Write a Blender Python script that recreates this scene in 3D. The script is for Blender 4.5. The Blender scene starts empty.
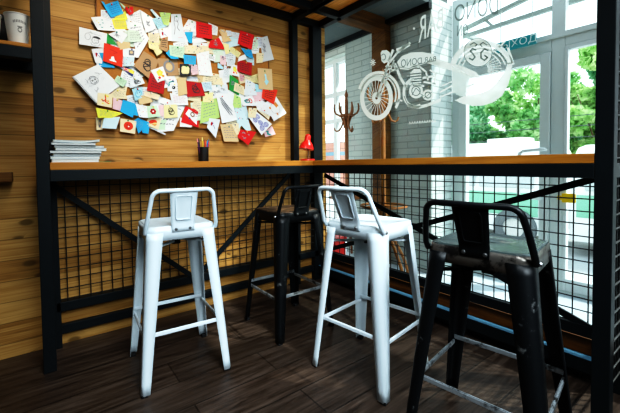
import bpy, bmesh, math, random
from mathutils import Vector, Matrix
random.seed(7)
SC = bpy.context.scene
COL = SC.collection

# ------------------------------------------------------------------ camera model (620x413 photo)
CX, CY, CH = -2.17525, -2.48233, 1.07408
YAW, ROLL, PIT, F, PX, PY = 0.619325, 0.0140412, 0.033611, 345.358, 286.573, 175.682

def cam_dir(X, Y, Z):
    cr, sr = math.cos(ROLL), math.sin(ROLL)
    X, Y = cr*X - sr*Y, sr*X + cr*Y
    sp, cp = math.sin(PIT), math.cos(PIT)
    Y, Z = cp*Y + sp*Z, -sp*Y + cp*Z
    s, c = math.sin(YAW), math.cos(YAW)
    return Vector((c*X + s*Z, -s*X + c*Z, -Y))

def at(u, v, ax, val):
    """where the sight line of a photo point meets the plane axis=val"""
    d = cam_dir((u-PX)/F, (v-PY)/F, 1.0)
    o = Vector((CX, CY, CH))
    return o + d*((val-o[ax])/d[ax])

cam = bpy.data.cameras.new('camera'); co = bpy.data.objects.new('camera', cam); COL.objects.link(co)
r_, d_, f_ = cam_dir(1, 0, 0), cam_dir(0, 1, 0), cam_dir(0, 0, 1)
M = Matrix.Identity(4)
for i in range(3):
    M[i][0], M[i][1], M[i][2] = r_[i], -d_[i], -f_[i]
M[0][3], M[1][3], M[2][3] = CX, CY, CH
co.matrix_world = M
cam.sensor_width = 36; cam.lens = F/620*36
cam.shift_x = (310-PX)/620; cam.shift_y = -(206.5-PY)/620
cam.clip_start = .02; cam.clip_end = 200
SC.camera = co

# ------------------------------------------------------------------ materials
class NT:
    def __init__(s, name):
        s.m = bpy.data.materials.new(name); s.m.use_nodes = True
        s.t = s.m.node_tree; s.t.nodes.clear()
        s.out = s.n('ShaderNodeOutputMaterial')
        s.b = s.n('ShaderNodeBsdfPrincipled')
        s.l(s.b.outputs[0], s.out.inputs[0])
    def n(s, ty, **k):
        x = s.t.nodes.new(ty)
        for a, v in k.items(): setattr(x, a, v)
        return x
    def l(s, a, b): s.t.links.new(a, b)
    def math(s, op, a, b=None, c=None):
        x = s.n('ShaderNodeMath', operation=op)
        for i, q in enumerate((a, b, c)):
            if q is None: continue
            if isinstance(q, (int, float)): x.inputs[i].default_value = q
            else: s.l(q, x.inputs[i])
        return x.outputs[0]
    def ramp(s, fac, stops, interp='LINEAR'):
        x = s.n('ShaderNodeValToRGB'); x.color_ramp.interpolation = interp
        e = x.color_ramp.elements
        while len(e) < len(stops): e.new(.5)
        for q, (p, c) in zip(e, stops): q.position = p; q.color = (*c, 1) if len(c) == 3 else c
        s.l(fac, x.inputs[0]); return x.outputs[0]
    def noise(s, vec, scale, detail=4, rough=.55, dist=0.0):
        x = s.n('ShaderNodeTexNoise'); x.inputs['Scale'].default_value = scale
        x.inputs['Detail'].default_value = detail; x.inputs['Roughness'].default_value = rough
        x.inputs['Distortion'].default_value = dist
        if vec is not None: s.l(vec, x.inputs['Vector'])
        return x.outputs['Fac']
    def obj(s): return s.n('ShaderNodeTexCoord').outputs['Object']
    def mix(s, fac, a, b, mode='MIX'):
        x = s.n('ShaderNodeMix', data_type='RGBA', blend_type=mode)
        for i, q in ((0, fac), (6, a), (7, b)):
            if isinstance(q, (int, float)): x.inputs[i].default_value = q
            elif isinstance(q, (tuple, list)): x.inputs[i].default_value = (*q[:3], 1)
            else: s.l(q, x.inputs[i])
        return x.outputs[2]
    def bump(s, h, strength=.3, dist=.01):
        x = s.n('ShaderNodeBump'); x.inputs['Strength'].default_value = strength; x.inputs['Distance'].default_value = dist
        s.l(h, x.inputs['Height']); s.l(x.outputs[0], s.b.inputs['Normal'])
    def set(s, **k):
        for a, v in k.items():
            i = s.b.inputs[a]
            if isinstance(v, (tuple, list)): i.default_value = (*v[:3], 1)
            elif isinstance(v, (int, float)): i.default_value = v
            else: s.l(v, i)
        return s

def plain(name, c, rough=.5, metal=0.0, var=.12, scale=25, **k):
    t = NT(name); f = t.noise(t.obj(), scale, 3)
    col = t.mix(f, tuple(x*(1-var) for x in c), tuple(min(1, x*(1+var)) for x in c))
    t.set(**{'Base Color': col, 'Roughness': rough, 'Metallic': metal}); t.set(**k)
    return t.m

def planks(name, pitch, cols, along='X', grain=1.0, knots=True, seam=.45, rough=.55, phase=0.0):
    t = NT(name); o = t.obj(); s = t.n('ShaderNodeSeparateXYZ'); t.l(o, s.inputs[0])
    x, y, z = s.outputs
    lon, acr, oth = (x, z, y) if along == 'X' else (y, x, z)
    pz = t.math('ADD', t.math('DIVIDE', acr, pitch), phase)
    idx = t.math('FLOOR', pz); fr = t.math('FRACT', pz)
    wn = t.n('ShaderNodeTexWhiteNoise', noise_dimensions='1D'); t.l(idx, wn.inputs['W']); rnd = wn.outputs['Value']
    shift = t.math('MULTIPLY', rnd, 13.7)
    lx = t.math('ADD', lon, shift)
    cv = t.n('ShaderNodeCombineXYZ')
    t.l(t.math('MULTIPLY', lx, .8), cv.inputs[0]); t.l(t.math('ADD', t.math('MULTIPLY', acr, 24.0), t.math('MULTIPLY', oth, 9.0)), cv.inputs[1]); t.l(shift, cv.inputs[2])
    # knots bend the grain
    kv = t.n('ShaderNodeCombineXYZ'); t.l(t.math('MULTIPLY', lx, 4.6), kv.inputs[0]); t.l(t.math('MULTIPLY', acr, 8.5), kv.inputs[1]); t.l(shift, kv.inputs[2])
    vo = t.n('ShaderNodeTexVoronoi'); vo.inputs['Scale'].default_value = 1.0; vo.inputs['Randomness'].default_value = 1.0; t.l(kv.outputs[0], vo.inputs['Vector'])
    kd = vo.outputs['Distance']
    g1 = t.noise(cv.outputs[0], 1.6*grain, 6, .6, 1.2)
    fine = t.n('ShaderNodeCombineXYZ'); t.l(t.math('MULTIPLY', lx, 3.0), fine.inputs[0]); t.l(t.math('MULTIPLY', acr, 130.0), fine.inputs[1]); t.l(oth, fine.inputs[2])
    g2 = t.noise(fine.outputs[0], 1.0, 3, .6)
    v = t.math('ADD', t.math('MULTIPLY', g1, .75), t.math('MULTIPLY', g2, .25))
    v = t.math('ADD', v, t.math('MULTIPLY', t.math('SUBTRACT', rnd, .5), .22))
    base = t.ramp(v, [(.28, cols[0]), (.46, cols[1]), (.66, cols[2])])
    if knots:
        ring_ = t.math('MULTIPLY', t.math('MAXIMUM', t.math('SUBTRACT', .5, kd), 0.0), .7)
        base = t.mix(t.math('MULTIPLY', ring_, t.math('GREATER_THAN', t.noise(kv.outputs[0], .7, 1), .44)), base, tuple(c*.35 for c in cols[1]))
        kn = t.math('SUBTRACT', 1.0, t.math('MULTIPLY', kd, 5.2))
        kn = t.math('MULTIPLY', t.math('MAXIMUM', kn, 0.0), t.math('GREATER_THAN', t.noise(kv.outputs[0], .7, 1), .44))
        kn = t.math('MINIMUM', t.math('MULTIPLY', kn, 1.8), .72)
        base = t.mix(kn, base, tuple(c*.22 for c in cols[1]))
    e = t.math('ABSOLUTE', t.math('SUBTRACT', fr, .5))
    sm = t.math('GREATER_THAN', e, .5-.0025/pitch)
    base = t.mix(t.math('MULTIPLY', sm, seam), base, (.03, .015, .005))
    t.set(**{'Base Color': base, 'Roughness': rough}); t.b.inputs['Specular IOR Level'].default_value = .25
    t.bump(t.math('SUBTRACT', t.math('MULTIPLY', g2, .2), sm), .25, .004)
    return t.m

PINE = planks('pine_planks', .118, [(.22, .100, .024), (.385, .200, .054), (.52, .305, .098)], phase=.32, seam=.5)
OAKTOP = planks('worktop_wood', .2, [(.24, .085, .014), (.40, .165, .027), (.49, .23, .046)], knots=False, seam=0, rough=.4)
OAKTOPY = planks('worktop_wood_y', .2, [(.29, .105, .017), (.46, .19, .030), (.54, .25, .046)], along='Y', knots=False, seam=0, rough=.4)
RACKWOOD = planks('rack_board_wood', .2, [(.55, .24, .05), (.80, .40, .09), (.88, .50, .14)], along='Y', rough=.5)
BROWNPOST = planks('brown_post_wood', .2, [(.05, .020, .005), (.12, .05, .011), (.19, .085, .02)], knots=False, seam=0)

SILLW = planks('sill_wood', .2, [(.05, .018, .004), (.13, .05, .010), (.19, .08, .018)], along='Y', knots=False, seam=0)
def floor_mat():
    t = NT('floor_tiles'); o = t.obj()
    br = t.n('ShaderNodeTexBrick'); t.l(o, br.inputs['Vector'])
    br.offset = .37; br.offset_frequency = 2
    for k, v in (('Scale', 1.0), ('Mortar Size', .004), ('Mortar Smooth', .1), ('Bias', 0.0), ('Brick Width', 1.2), ('Row Height', .2)): br.inputs[k].default_value = v
    br.inputs['Color1'].default_value = (.9, .9, .9, 1); br.inputs['Color2'].default_value = (.55, .55, .55, 1); br.inputs['Mortar'].default_value = (.28, .28, .28, 1)
    mp = t.n('ShaderNodeMapping'); t.l(o, mp.inputs[0]); mp.inputs['Scale'].default_value = (2.0, 26, 1)
    g = t.noise(mp.outputs[0], 1.5, 6, .65, .6)
    c = t.ramp(g, [(.34, (.026, .015, .010)), (.5, (.066, .043, .031)), (.66, (.12, .084, .064))])
    c = t.mix(1.0, c, br.outputs['Color'], 'MULTIPLY')
    t.set(**{'Base Color': c, 'Roughness': t.math('ADD', t.math('MULTIPLY', g, .3), .3)})
    t.bump(t.math('SUBTRACT', t.math('MULTIPLY', g, .4), br.outputs['Fac']), .3, .003)
    return t.m
FLOOR = floor_mat()

def brick_mat(name, c1, c2, mortar):
    t = NT(name); o = t.obj(); s = t.n('ShaderNodeSeparateXYZ'); t.l(o, s.inputs[0])
    cv = t.n('ShaderNodeCombineXYZ'); t.l(t.math('ADD', s.outputs[0], s.outputs[1]), cv.inputs[0]); t.l(s.outputs[2], cv.inputs[1])
    br = t.n('ShaderNodeTexBrick'); t.l(cv.outputs[0], br.inputs['Vector'])
    for k, v in (('Scale', 1.0), ('Mortar Size', .006), ('Mortar Smooth', .3), ('Bias', 0.0), ('Brick Width', .24), ('Row Height', .064)): br.inputs[k].default_value = v
    br.inputs['Color1'].default_value = (*c1, 1); br.inputs['Color2'].default_value = (*c2, 1); br.inputs['Mortar'].default_value = (*mortar, 1)
    n = t.noise(o, 9, 5)
    c = t.mix(t.math('MULTIPLY', n, .35), br.outputs['Color'], tuple(x*.62 for x in c1))
    t.set(**{'Base Color': c, 'Roughness': .75})
    t.bump(t.math('ADD', t.math('MULTIPLY', br.outputs['Fac'], -1.0), t.math('MULTIPLY', n, .5)), .5, .008)
    return t.m
BRICK = brick_mat('white_painted_brick', (.70, .75, .72), (.64, .70, .67), (.40, .46, .44))

def worn(name, base, scuff, amount, rough=.38, metal=.0, scale=14):
    t = NT(name); o = t.obj()
    n = t.noise(o, scale, 8, .7); n2 = t.noise(o, scale*.35, 3)
    f = t.ramp(t.math('ADD', t.math('MULTIPLY', n, .7), t.math('MULTIPLY', n2, .3)), [(amount, (0, 0, 0)), (min(1, amount+.06), (1, 1, 1))])
    t.set(**{'Base Color': t.mix(f, base, scuff), 'Roughness': rough, 'Metallic': metal})
    t.b.inputs['Specular IOR Level'].default_value = .5
    return t.m
WHITE_METAL = worn('white_painted_metal', (.68, .77, .82), (.46, .51, .54), .66, .36)
WHITE_BAR = worn('white_footrest_metal', (.72, .80, .85), (.40, .45, .48), .64, .35)
BLACK_METAL = worn('black_worn_metal', (.005, .006, .007), (.16, .165, .165), .60, .42)
BLACK_METAL.node_tree.nodes['Principled BSDF'].inputs['Specular IOR Level'].default_value = .28
BLACK_SEAT = worn('scuffed_seat_painted_reflection', (.075, .10, .10), (.17, .17, .15), .54, .22)  # teal-grey base paints in daylight reflected by the black seat; scuffs are wear
BROWN_SEAT = worn('brown_worn_seat', (.05, .032, .020), (.20, .12, .065), .50, .42)
SILVER = worn('bare_silver_metal', (.34, .37, .39), (.05, .05, .05), .52, .3, .5)
RIM = worn('bare_rim_metal', (.20, .18, .16), (.035, .03, .028), .5, .3, .6)
FRAME = plain('black_blue_steel', (.0055, .0088, .0110), .5, 0, .2, 8)
FRAME.node_tree.nodes['Principled BSDF'].inputs['Specular IOR Level'].default_value = .3
RAILTOP = plain('blue_sheen_steel', (.10, .16, .20), .22, .85, .1)
WIRE = plain('black_wire', (.007, .007, .007), .5)
RUBBER = plain('black_rubber', (.012, .012, .012), .7)
BOLT = plain('steel_bolt', (.30, .30, .30), .3, .9)
CORK = plain('cork_board', (.40, .17, .035), .85, 0, .25, 60)
CORKEDGE = plain('cork_board_edge', (.22, .085, .018), .7)
CEIL = plain('dark_grey_ceiling', (.10, .125, .13), .9)
DARKWALL = plain('dark_wall', (.025, .026, .028), .8)
ROOMWALL = plain('room_wall_plaster', (.14, .125, .105), .9)
PVC = plain('grey_door_frame', (.68, .73, .72), .4, 0, .04)
PVCW = plain('white_frame', (.74, .78, .78), .4, 0, .04)
GREYSTEEL = plain('grey_canopy_steel', (.40, .44, .42), .5)
RED = plain('red_gloss', (.70, .018, .012), .3, 0, .05)
LAMPIN = plain('lamp_inner', (.75, .70, .66), .5)
PAPERWHITE = plain('cup_white', (.78, .78, .74), .55, 0, .03)
INK = plain('cup_ink', (.26, .26, .25), .7)
TEAL = plain('teal_sign_board', (.03, .36, .40), .45, 0, .05)
LETTER = plain('sign_white_letters', (.80, .90, .88), .5, 0, .02)
RACK_W = plain('bentwood_brown', (.22, .085, .030), .4, 0, .3, 12)
RACK_W2 = plain('bentwood_amber', (.34, .13, .025), .4, 0, .3, 12)
YELLOW = plain('yellow_plastic', (.85, .56, .01), .4, 0, .05)
OUTFLOOR = plain('pale_porch_tiles', (.52, .58, .62), .55, 0, .1, 4)
ASPHALT = plain('street_asphalt', (.45, .46, .46), .9, 0, .15, 3)
VANW = plain('van_white', (.82, .84, .83), .35, 0, .02)
VANG = plain('van_green', (.26, .55, .38), .35, 0, .05)
VANGLASS = plain('van_glass', (.55, .62, .62), .12)
TYRE = plain('tyre', (.16, .175, .18), .8)
HUBC = plain('wheel_hub', (.62, .63, .60), .4)
BLOCK = plain('pale_block', (.62, .70, .80), .9, 0, .05)
BLOCKWIN = plain('block_windows', (.25, .35, .48), .3)
BANDR = plain('brick_red_band', (.62, .30, .24), .9)
BANDB = plain('blue_band', (.22, .36, .46), .6)
TRUNK = plain('bark', (.16, .11, .07), .9)
CABLE = plain('cable', (.10, .12, .12), .8)

def glass_mat(name, tint, refl=.06):
    t = NT(name); t.t.nodes.remove(t.b)
    tr = t.n('ShaderNodeBsdfTransparent'); tr.inputs[0].default_value = (*tint, 1)
    gl = t.n('ShaderNodeBsdfGlossy'); gl.inputs['Roughness'].default_value = .02
    fr = t.n('ShaderNodeFresnel'); fr.inputs[0].default_value = 1.35
    mx = t.n('ShaderNodeMixShader'); t.l(t.math('MINIMUM', fr.outputs[0], .035), mx.inputs[0])
    t.l(tr.outputs[0], mx.inputs[1]); t.l(gl.outputs[0], mx.inputs[2]); t.l(mx.outputs[0], t.out.inputs[0])
    return t.m
GLASS = glass_mat('clear_glass', (.86, .95, .93))
GLASS2 = glass_mat('door_glass', (.97, .99, .99))

def decal_mat(name, c, alpha, tr=.5):
    t = NT(name); t.t.nodes.remove(t.b)
    d = t.n('ShaderNodeBsdfDiffuse'); d.inputs[0].default_value = (*c, 1)
    w = t.n('ShaderNodeBsdfTranslucent'); w.inputs[0].default_value = (*c, 1)
    m1 = t.n('ShaderNodeMixShader'); m1.inputs[0].default_value = tr; t.l(d.outputs[0], m1.inputs[1]); t.l(w.outputs[0], m1.inputs[2])
    p = t.n('ShaderNodeBsdfTransparent'); m2 = t.n('ShaderNodeMixShader'); m2.inputs[0].default_value = alpha
    t.l(p.outputs[0], m2.inputs[1]); t.l(m1.outputs[0], m2.inputs[2]); t.l(m2.outputs[0], t.out.inputs[0])
    return t.m
FILM = decal_mat('white_window_film', (.80, .83, .80), .90, .45)
FILMHAZE = decal_mat('thin_window_film', (.85, .92, .88), .45, .6)
FILMGREY = decal_mat('grey_window_film', (.22, .28, .27), .85, .25)

def leaf_mat(name, c1, c2, c3):
    t = NT(name); o = t.obj(); n = t.noise(o, 2.2, 5)
    c = t.ramp(n, [(.33, c1), (.5, c2), (.66, c3)])
    t.t.nodes.remove(t.b)
    d = t.n('ShaderNodeBsdfDiffuse'); w = t.n('ShaderNodeBsdfTranslucent'); m = t.n('ShaderNodeMixShader'); m.inputs[0].default_value = .45
    t.l(c, d.inputs[0]); t.l(c, w.inputs[0]); t.l(d.outputs[0], m.inputs[1]); t.l(w.outputs[0], m.inputs[2]); t.l(m.outputs[0], t.out.inputs[0])
    return t.m
LEAFA = leaf_mat('leaf_mid_green', (.10, .32, .10), (.36, .64, .28), (.72, .88, .55))
LEAFB = leaf_mat('leaf_light_green', (.20, .44, .12), (.48, .72, .30), (.82, .92, .58))
LEAFC = leaf_mat('leaf_blue_green', (.07, .26, .12), (.25, .52, .30), (.55, .76, .52))

# ------------------------------------------------------------------ mesh helpers
class MB:
    def __init__(s): s.bm = bmesh.new(); s.mi = 0
    def _f(s, vs):
        try:
            f = s.bm.faces.new(vs); f.material_index = s.mi; return f
        except ValueError: return None
    def box(s, a, b, bev=0.0):
        x0, y0, z0 = (min(a[i], b[i]) for i in range(3)); x1, y1, z1 = (max(a[i], b[i]) for i in range(3))
        v = [s.bm.verts.new(p) for p in ((x0,y0,z0),(x1,y0,z0),(x1,y1,z0),(x0,y1,z0),(x0,y0,z1),(x1,y0,z1),(x1,y1,z1),(x0,y1,z1))]
        fs = [s._f([v[i] for i in q]) for q in ((3,2,1,0),(4,5,6,7),(0,1,5,4),(1,2,6,5),(2,3,7,6),(3,0,4,7))]
        if bev:
            es = {e for f in fs for e in f.edges}
            r = bmesh.ops.bevel(s.bm, geom=list(es), offset=bev, segments=2, affect='EDGES', profile=.6)
            for f in r['faces']: f.material_index = s.mi
        return s
    def bar(s, p, q, w, h=None, up=(0,0,1), bev=0.0):
        h = h or w; p, q = Vector(p), Vector(q); d = (q-p).normalized(); u = Vector(up)
        if abs(d.dot(u)) > .98: u = Vector((0,1,0))
        r = d.cross(u).normalized(); u = r.cross(d)
        vs = [[s.bm.verts.new(c + r*(w/2*a) + u*(h/2*b)) for a, b in ((-1,-1),(1,-1),(1,1),(-1,1))] for c in (p, q)]
        fs = [s._f(vs[0][::-1]), s._f(vs[1])]
        for i in range(4): fs.append(s._f([vs[0][i], vs[0][(i+1)%4], vs[1][(i+1)%4], vs[1][i]]))
        if bev:
            bmesh.ops.bevel(s.bm, geom=list({e for f in fs for e in f.edges}), offset=bev, segments=2, affect='EDGES')
        return s
    def tube(s, pts, r, n=10, closed=False, cap=True, flat=1.0):
        pts = [Vector(p) for p in pts]; N = len(pts); rs = r if isinstance(r, (list, tuple)) else [r]*N
        ref = None; rings = []
        for i, p in enumerate(pts):
            a = pts[(i-1) % N] if (closed or i > 0) else p; b = pts[(i+1) % N] if (closed or i < N-1) else p
            d = (b-a).normalized()
            if ref is None:
                ref = Vector((0,0,1)) if abs(d.z) < .9 else Vector((1,0,0))
            x = (ref - d*ref.dot(d)).normalized(); y = d.cross(x); ref = x
            rings.append([s.bm.verts.new(p + x*(math.cos(t)*rs[i]) + y*(math.sin(t)*rs[i]*flat)) for t in (2*math.pi*k/n for k in range(n))])
        for i in range(N if closed else N-1):
            A, B = rings[i], rings[(i+1) % N]
            for k in range(n): s._f([A[k], A[(k+1)%n], B[(k+1)%n], B[k]])
        if cap and not closed: s._f(rings[0][::-1]); s._f(rings[-1])
        return s
    def lathe(s, prof, c=(0,0,0), n=24, ax=None):
        """profile of (radius, height) turned about z (or rotated by matrix ax)"""
        c = Vector(c); rings = []
        for r, z in prof:
            if r <= 1e-6: rings.append([s.bm.verts.new(c + ((ax @ Vector((0,0,z))) if ax else Vector((0,0,z))))])
            else:
                rings.append([s.bm.verts.new(c + ((ax @ Vector((math.cos(t)*r, math.sin(t)*r, z))) if ax else Vector((math.cos(t)*r, math.sin(t)*r, z)))) for t in (2*math.pi*k/n for k in range(n))])
        for A, B in zip(rings, rings[1:]):
            for k in range(n):
                if len(A) == 1 and len(B) == 1: continue
                if len(A) == 1: s._f([A[0], B[(k+1)%n], B[k]])
                elif len(B) == 1: s._f([A[k], A[(k+1)%n], B[0]])
                else: s._f([A[k], A[(k+1)%n], B[(k+1)%n], B[k]])
        return s
    def loft(s, rings, closed=True):
        R = [[s.bm.verts.new(p) for p in r] for r in rings]; n = len(R[0])
        for A, B in zip(R, R[1:]):
            for k in range(n if closed else n-1): s._f([A[k], A[(k+1)%n], B[(k+1)%n], B[k]])
        return R
    def poly(s, pts): s._f([s.bm.verts.new(p) for p in pts]); return s
    def build(s, name, mats, parent=None, smooth=True, solid=0.0, label=None, mat_parent=None):
        me = bpy.data.meshes.new(name); bmesh.ops.recalc_face_normals(s.bm, faces=s.bm.faces); s.bm.to_mesh(me); s.bm.free()
        for m in (mats if isinstance(mats, (list, tuple)) else [mats]): me.materials.append(m)
        if smooth:
            me.polygons.foreach_set('use_smooth', [True]*len(me.polygons))
            try: me.set_sharp_from_angle(angle=math.radians(38))
            except Exception: pass
        o = bpy.data.objects.new(name, me); COL.objects.link(o)
        if parent is not None: o.parent = parent
        if solid:
            md = o.modifiers.new('thickness', 'SOLIDIFY'); md.thickness = solid; md.offset = 0
        if label: o['label'] = label
        return o

def tag(o, label, cat, group=None, kind=None):
    o['label'] = label; o['category'] = cat
    if group: o['group'] = group
    if kind: o['kind'] = kind
    return o
def thing(name, label, cat, loc=(0,0,0), rz=0.0, group=None):
    o = bpy.data.objects.new(name, None); o.empty_display_size = .05; COL.objects.link(o)
    o.location = loc; o.rotation_euler = (0, 0, rz)
    return tag(o, label, cat, group)
def struct(o): o['kind'] = 'structure'; return o
def copy_tree(o, parent=None):
    c = o.copy(); COL.objects.link(c)
    if parent is not None: c.parent = parent
    for ch in list(o.children): copy_tree(ch, c)
    return c

def text_mesh(body, size, name='t'):
    cu = bpy.data.curves.new(name, 'FONT'); cu.body = body; cu.size = size; cu.align_x = 'CENTER'; cu.align_y = 'CENTER'
    o = bpy.data.objects.new(name, cu); COL.objects.link(o)
    bpy.context.view_layer.update()
    me = bpy.data.meshes.new_from_object(o.evaluated_get(bpy.context.evaluated_depsgraph_get()))
    bpy.data.objects.remove(o); bpy.data.curves.remove(cu)
    return me

# ------------------------------------------------------------------ setting
HC = 1.10            # counter height
YF, XF = -.3155, -.3655   # front planes of the two counters
def sbox(name, a, b, mat, bev=0.0): return struct(MB().box(a, b, bev).build(name, mat, smooth=False))

sbox('floor', (-4.6, -5.2, -.08), (0.02, 0.04, 0), FLOOR)
sbox('wall_back', (-4.6, 0, 0), (0.06, .12, 3.0), PINE)
sbox('wall_left', (-4.72, -5.2, 0), (-4.6, .12, 3.0), ROOMWALL)
sbox('wall_rear', (-4.6, -5.32, 0), (0.02, -5.2, 3.0), ROOMWALL)
sbox('ceiling', (-4.6, -5.2, 3.0), (.06, .12, 3.1), CEIL)
sbox('wall_right', (-.02, -5.2, 0), (.10, -2.52, 3.0), DARKWALL)
sbox('wall_right_top', (-.02, -2.52, 2.46), (.08, 0, 3.0), DARKWALL)

# big glass pane to the porch with a low wooden sill
w1 = thing('window_1', 'large clear glass pane behind the right counter with white motorcycle lettering', 'window'); struct(w1)
MB().poly([(0, -2.52, .20), (0, -.005, .20), (0, -.005, 2.46), (0, -2.52, 2.46)]).build('pane', GLASS, w1, smooth=False)
MB().box((-.022, -2.52, .118), (.05, -.0, .20), .004).build('sill', SILLW, w1, smooth=False)
MB().box((-.022, -2.52, .0), (.05, -.0, .112), .002).build('base_panel', DARKWALL, w1, smooth=False)

# porch beyond the glass
X1, YR, X2 = .85, -.616, 1.20
sbox('floor_porch', (.05, -3.2, -.06), (1.75, 1.6, 0), OUTFLOOR)
BRICK_SHADED = brick_mat('shaded_brick', (.42, .475, .455), (.385, .44, .42), (.29, .335, .32))  # darker copy of the porch brick; shade is painted into this thin skin
sbox('wall_porch_shaded_skin', (X1-.012, YR, 0), (X1-.0005, .50, 2.5), BRICK_SHADED)
bw = MB(); bw.box((X1, YR, 0), (X2, .50, 2.62)); struct(bw.build('wall_porch', BRICK, smooth=False))
struct(MB().box((X1+.03, .50, 2.42), (X2, 1.5, 2.62)).build('wall_porch_lintel', BRICK, smooth=False))
struct(MB().box((0.06, 1.5, 0), (X2, 1.62, 2.7)).build('wall_porch_end', BRICK, smooth=False))
sbox('ceiling_porch', (.02, YR+.02, 2.56), (X1+.3, 1.6, 2.68), CEIL)
sbox('trim_1', (X1-.05, YR, 2.50), (X1-.001, 1.5, 2.56), FRAME)
sbox('trim_2', (X1-.10, -.155, 0), (X1, .02, 2.50), BROWNPOST)
sbox('trim_3', (.01, -.155, 2.44), (X1-.10, -.02, 2.56), BROWNPOST)
# left glazed opening of the porch
w2 = thing('window_2', 'narrow white framed glazed opening in porch brick wall beside the corner', 'window'); struct(w2)
m = MB()
for y in (.50, .80, 1.44): m.box((X1+.12, y, 0), (X1+.18, y+.055, 2.42), .004)
for z in (.0, 1.60, 1.94, 2.365): m.box((X1+.123, .52, z+.002), (X1+.177, 1.46, z+.053))
m.build('window_frame', PVCW, w2, smooth=False)
MB().poly([(X1+.15, .52, .05), (X1+.15, 1.48, .05), (X1+.15, 1.48, 2.4), (X1+.15, .52, 2.4)]).build('pane', GLASS2, w2, smooth=False)

# grey glazed street door with side light and transom
d1 = thing('door_1', 'grey framed glazed street door beyond the glass', 'door', (X2, 0, 0)); struct(d1)
def dbox(mb, y0, y1, z0, z1, x0=0.0, x1=.07, bev=.004): mb.box((x0, y0, z0), (x1, y1, z1), bev)
m = MB()
dbox(m, -.69, -.617, .03, 2.58); dbox(m, -1.53, -1.440, .03, 2.58); dbox(m, -2.75, -2.66, .03, 2.58)
dbox(m, -1.439, -.691, 1.95, 2.07); dbox(m, -2.659, -1.531, 1.97, 2.07); dbox(m, -2.75, -.617, 2.581, 2.66); dbox(m, -2.75, -.617, .0, .029)
dbox(m, -2.659, -.691, 2.045, 2.085, -.012, -.001, .002)
m.build('door_frame', PVC, d1, smooth=False)
m = MB()
dbox(m, -.765, -.692, .032, 1.945, -.015, .05); dbox(m, -1.436, -1.368, .032, 1.945, -.015, .05)
dbox(m, -1.367, -.766, 1.878, 1.945, -.015, .05); dbox(m, -1.367, -.766, .032, .14, -.015, .05)
leaf = m.build('door_leaf', PVC, d1, smooth=False)
MB().poly([(.015, -1.37, .13), (.015, -.76, .13), (.015, -.76, 1.89), (.015, -1.37, 1.89)]).build('pane', GLASS2, leaf, smooth=False)
hy = -1.415
h = [(-.02, hy, 1.16), (-.07, hy, 1.165), (-.085, hy+.02, 1.165), (-.085, hy+.14, 1.155), (-.085, hy+.16, 1.14), (-.085, hy+.17, 1.10), (-.085, hy+.17, .8), (-.085, hy+.16, .77), (-.07, hy+.14, .76), (-.02, hy+.02, .76)]
MB().tube(h, .013).build('door_handle', PVCW, leaf)
m = MB(); dbox(m, -2.658, -1.552, .032, .13, 0, .05); dbox(m, -1.551, -1.531, .032, 1.968, -.005, .05, .003); dbox(m, -2.658, -1.552, 1.935, 1.968, -.005, .05, .003)
m.build('side_light_frame', PVCW, d1, smooth=False)
MB().poly([(.03, -2.66, .13), (.03, -1.55, .13), (.03, -1.55, 1.97), (.03, -2.66, 1.97)]).build('side_light_pane', GLASS2, d1, smooth=False)
MB().poly([(.03, -2.66, 2.12), (.03, -.7, 2.12), (.03, -.7, 2.58), (.03, -2.66, 2.58)]).build('transom_pane', GLASS2, d1, smooth=False)

tg = thing('door_tag', 'yellow plastic tag on the white frame beside the street door', 'tag', (X2-.02, -1.56, .777))
MB().box((-.008, -.055, -.036), (.006, .035, .036), .008).build('plate', YELLOW, tg)
MB().box((-.006, .036, -.018), (.006, .062, .018), .004).build('tab', YELLOW, tg)

# exit sign
sg = thing('exit_sign', 'teal sign with white Cyrillic letters hung over the street door', 'sign', (X2-.045, -1.20, 2.072))
MB().box((-.012, -.15, -.042), (.012, .15, .042), .003).build('board', TEAL, sg, smooth=False)
me = text_mesh('ВЫХОД', .082)
me.transform(Matrix(((0,0,-1,0), (-1.06,0,0,0), (0,1,0,0), (0,0,0,1)))); me.materials.append(LETTER)
o = bpy.data.objects.new('lettering', me); COL.objects.link(o); o.parent = sg; o.location = (-.0135, 0, 0)
m = MB()
for y in (-.12, .12): m.bar((0, y, .045), (0, y, .5), .004)
m.build('hanger', GREYSTEEL, sg)

# canopy brackets outside
cb = thing('canopy_frame', 'grey steel canopy braces seen through the glass above the door', 'canopy', (1.42, 0, 0))
m = MB()
m.bar((0, -.60, 2.43), (0, -1.75, 2.62), .035); m.build('upper_brace', GREYSTEEL, cb, smooth=False)
m = MB(); m.bar((0, -.60, 2.36), (0, -2.6, 2.385), .035); m.build('lower_brace', GREYSTEEL, cb, smooth=False)
m = MB(); m.bar((0, -.82, 2.47), (0, -.92, 2.35), .022); m.bar((0, -.60, 2.36), (0, -.60, 2.43), .05); m.build('strut', GREYSTEEL, cb, smooth=False)
m = MB(); m.bar((-.1, -.60, 2.40), (.5, -.60, 2.40), .04); m.build('wall_arm', GREYSTEEL, cb, smooth=False)

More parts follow.
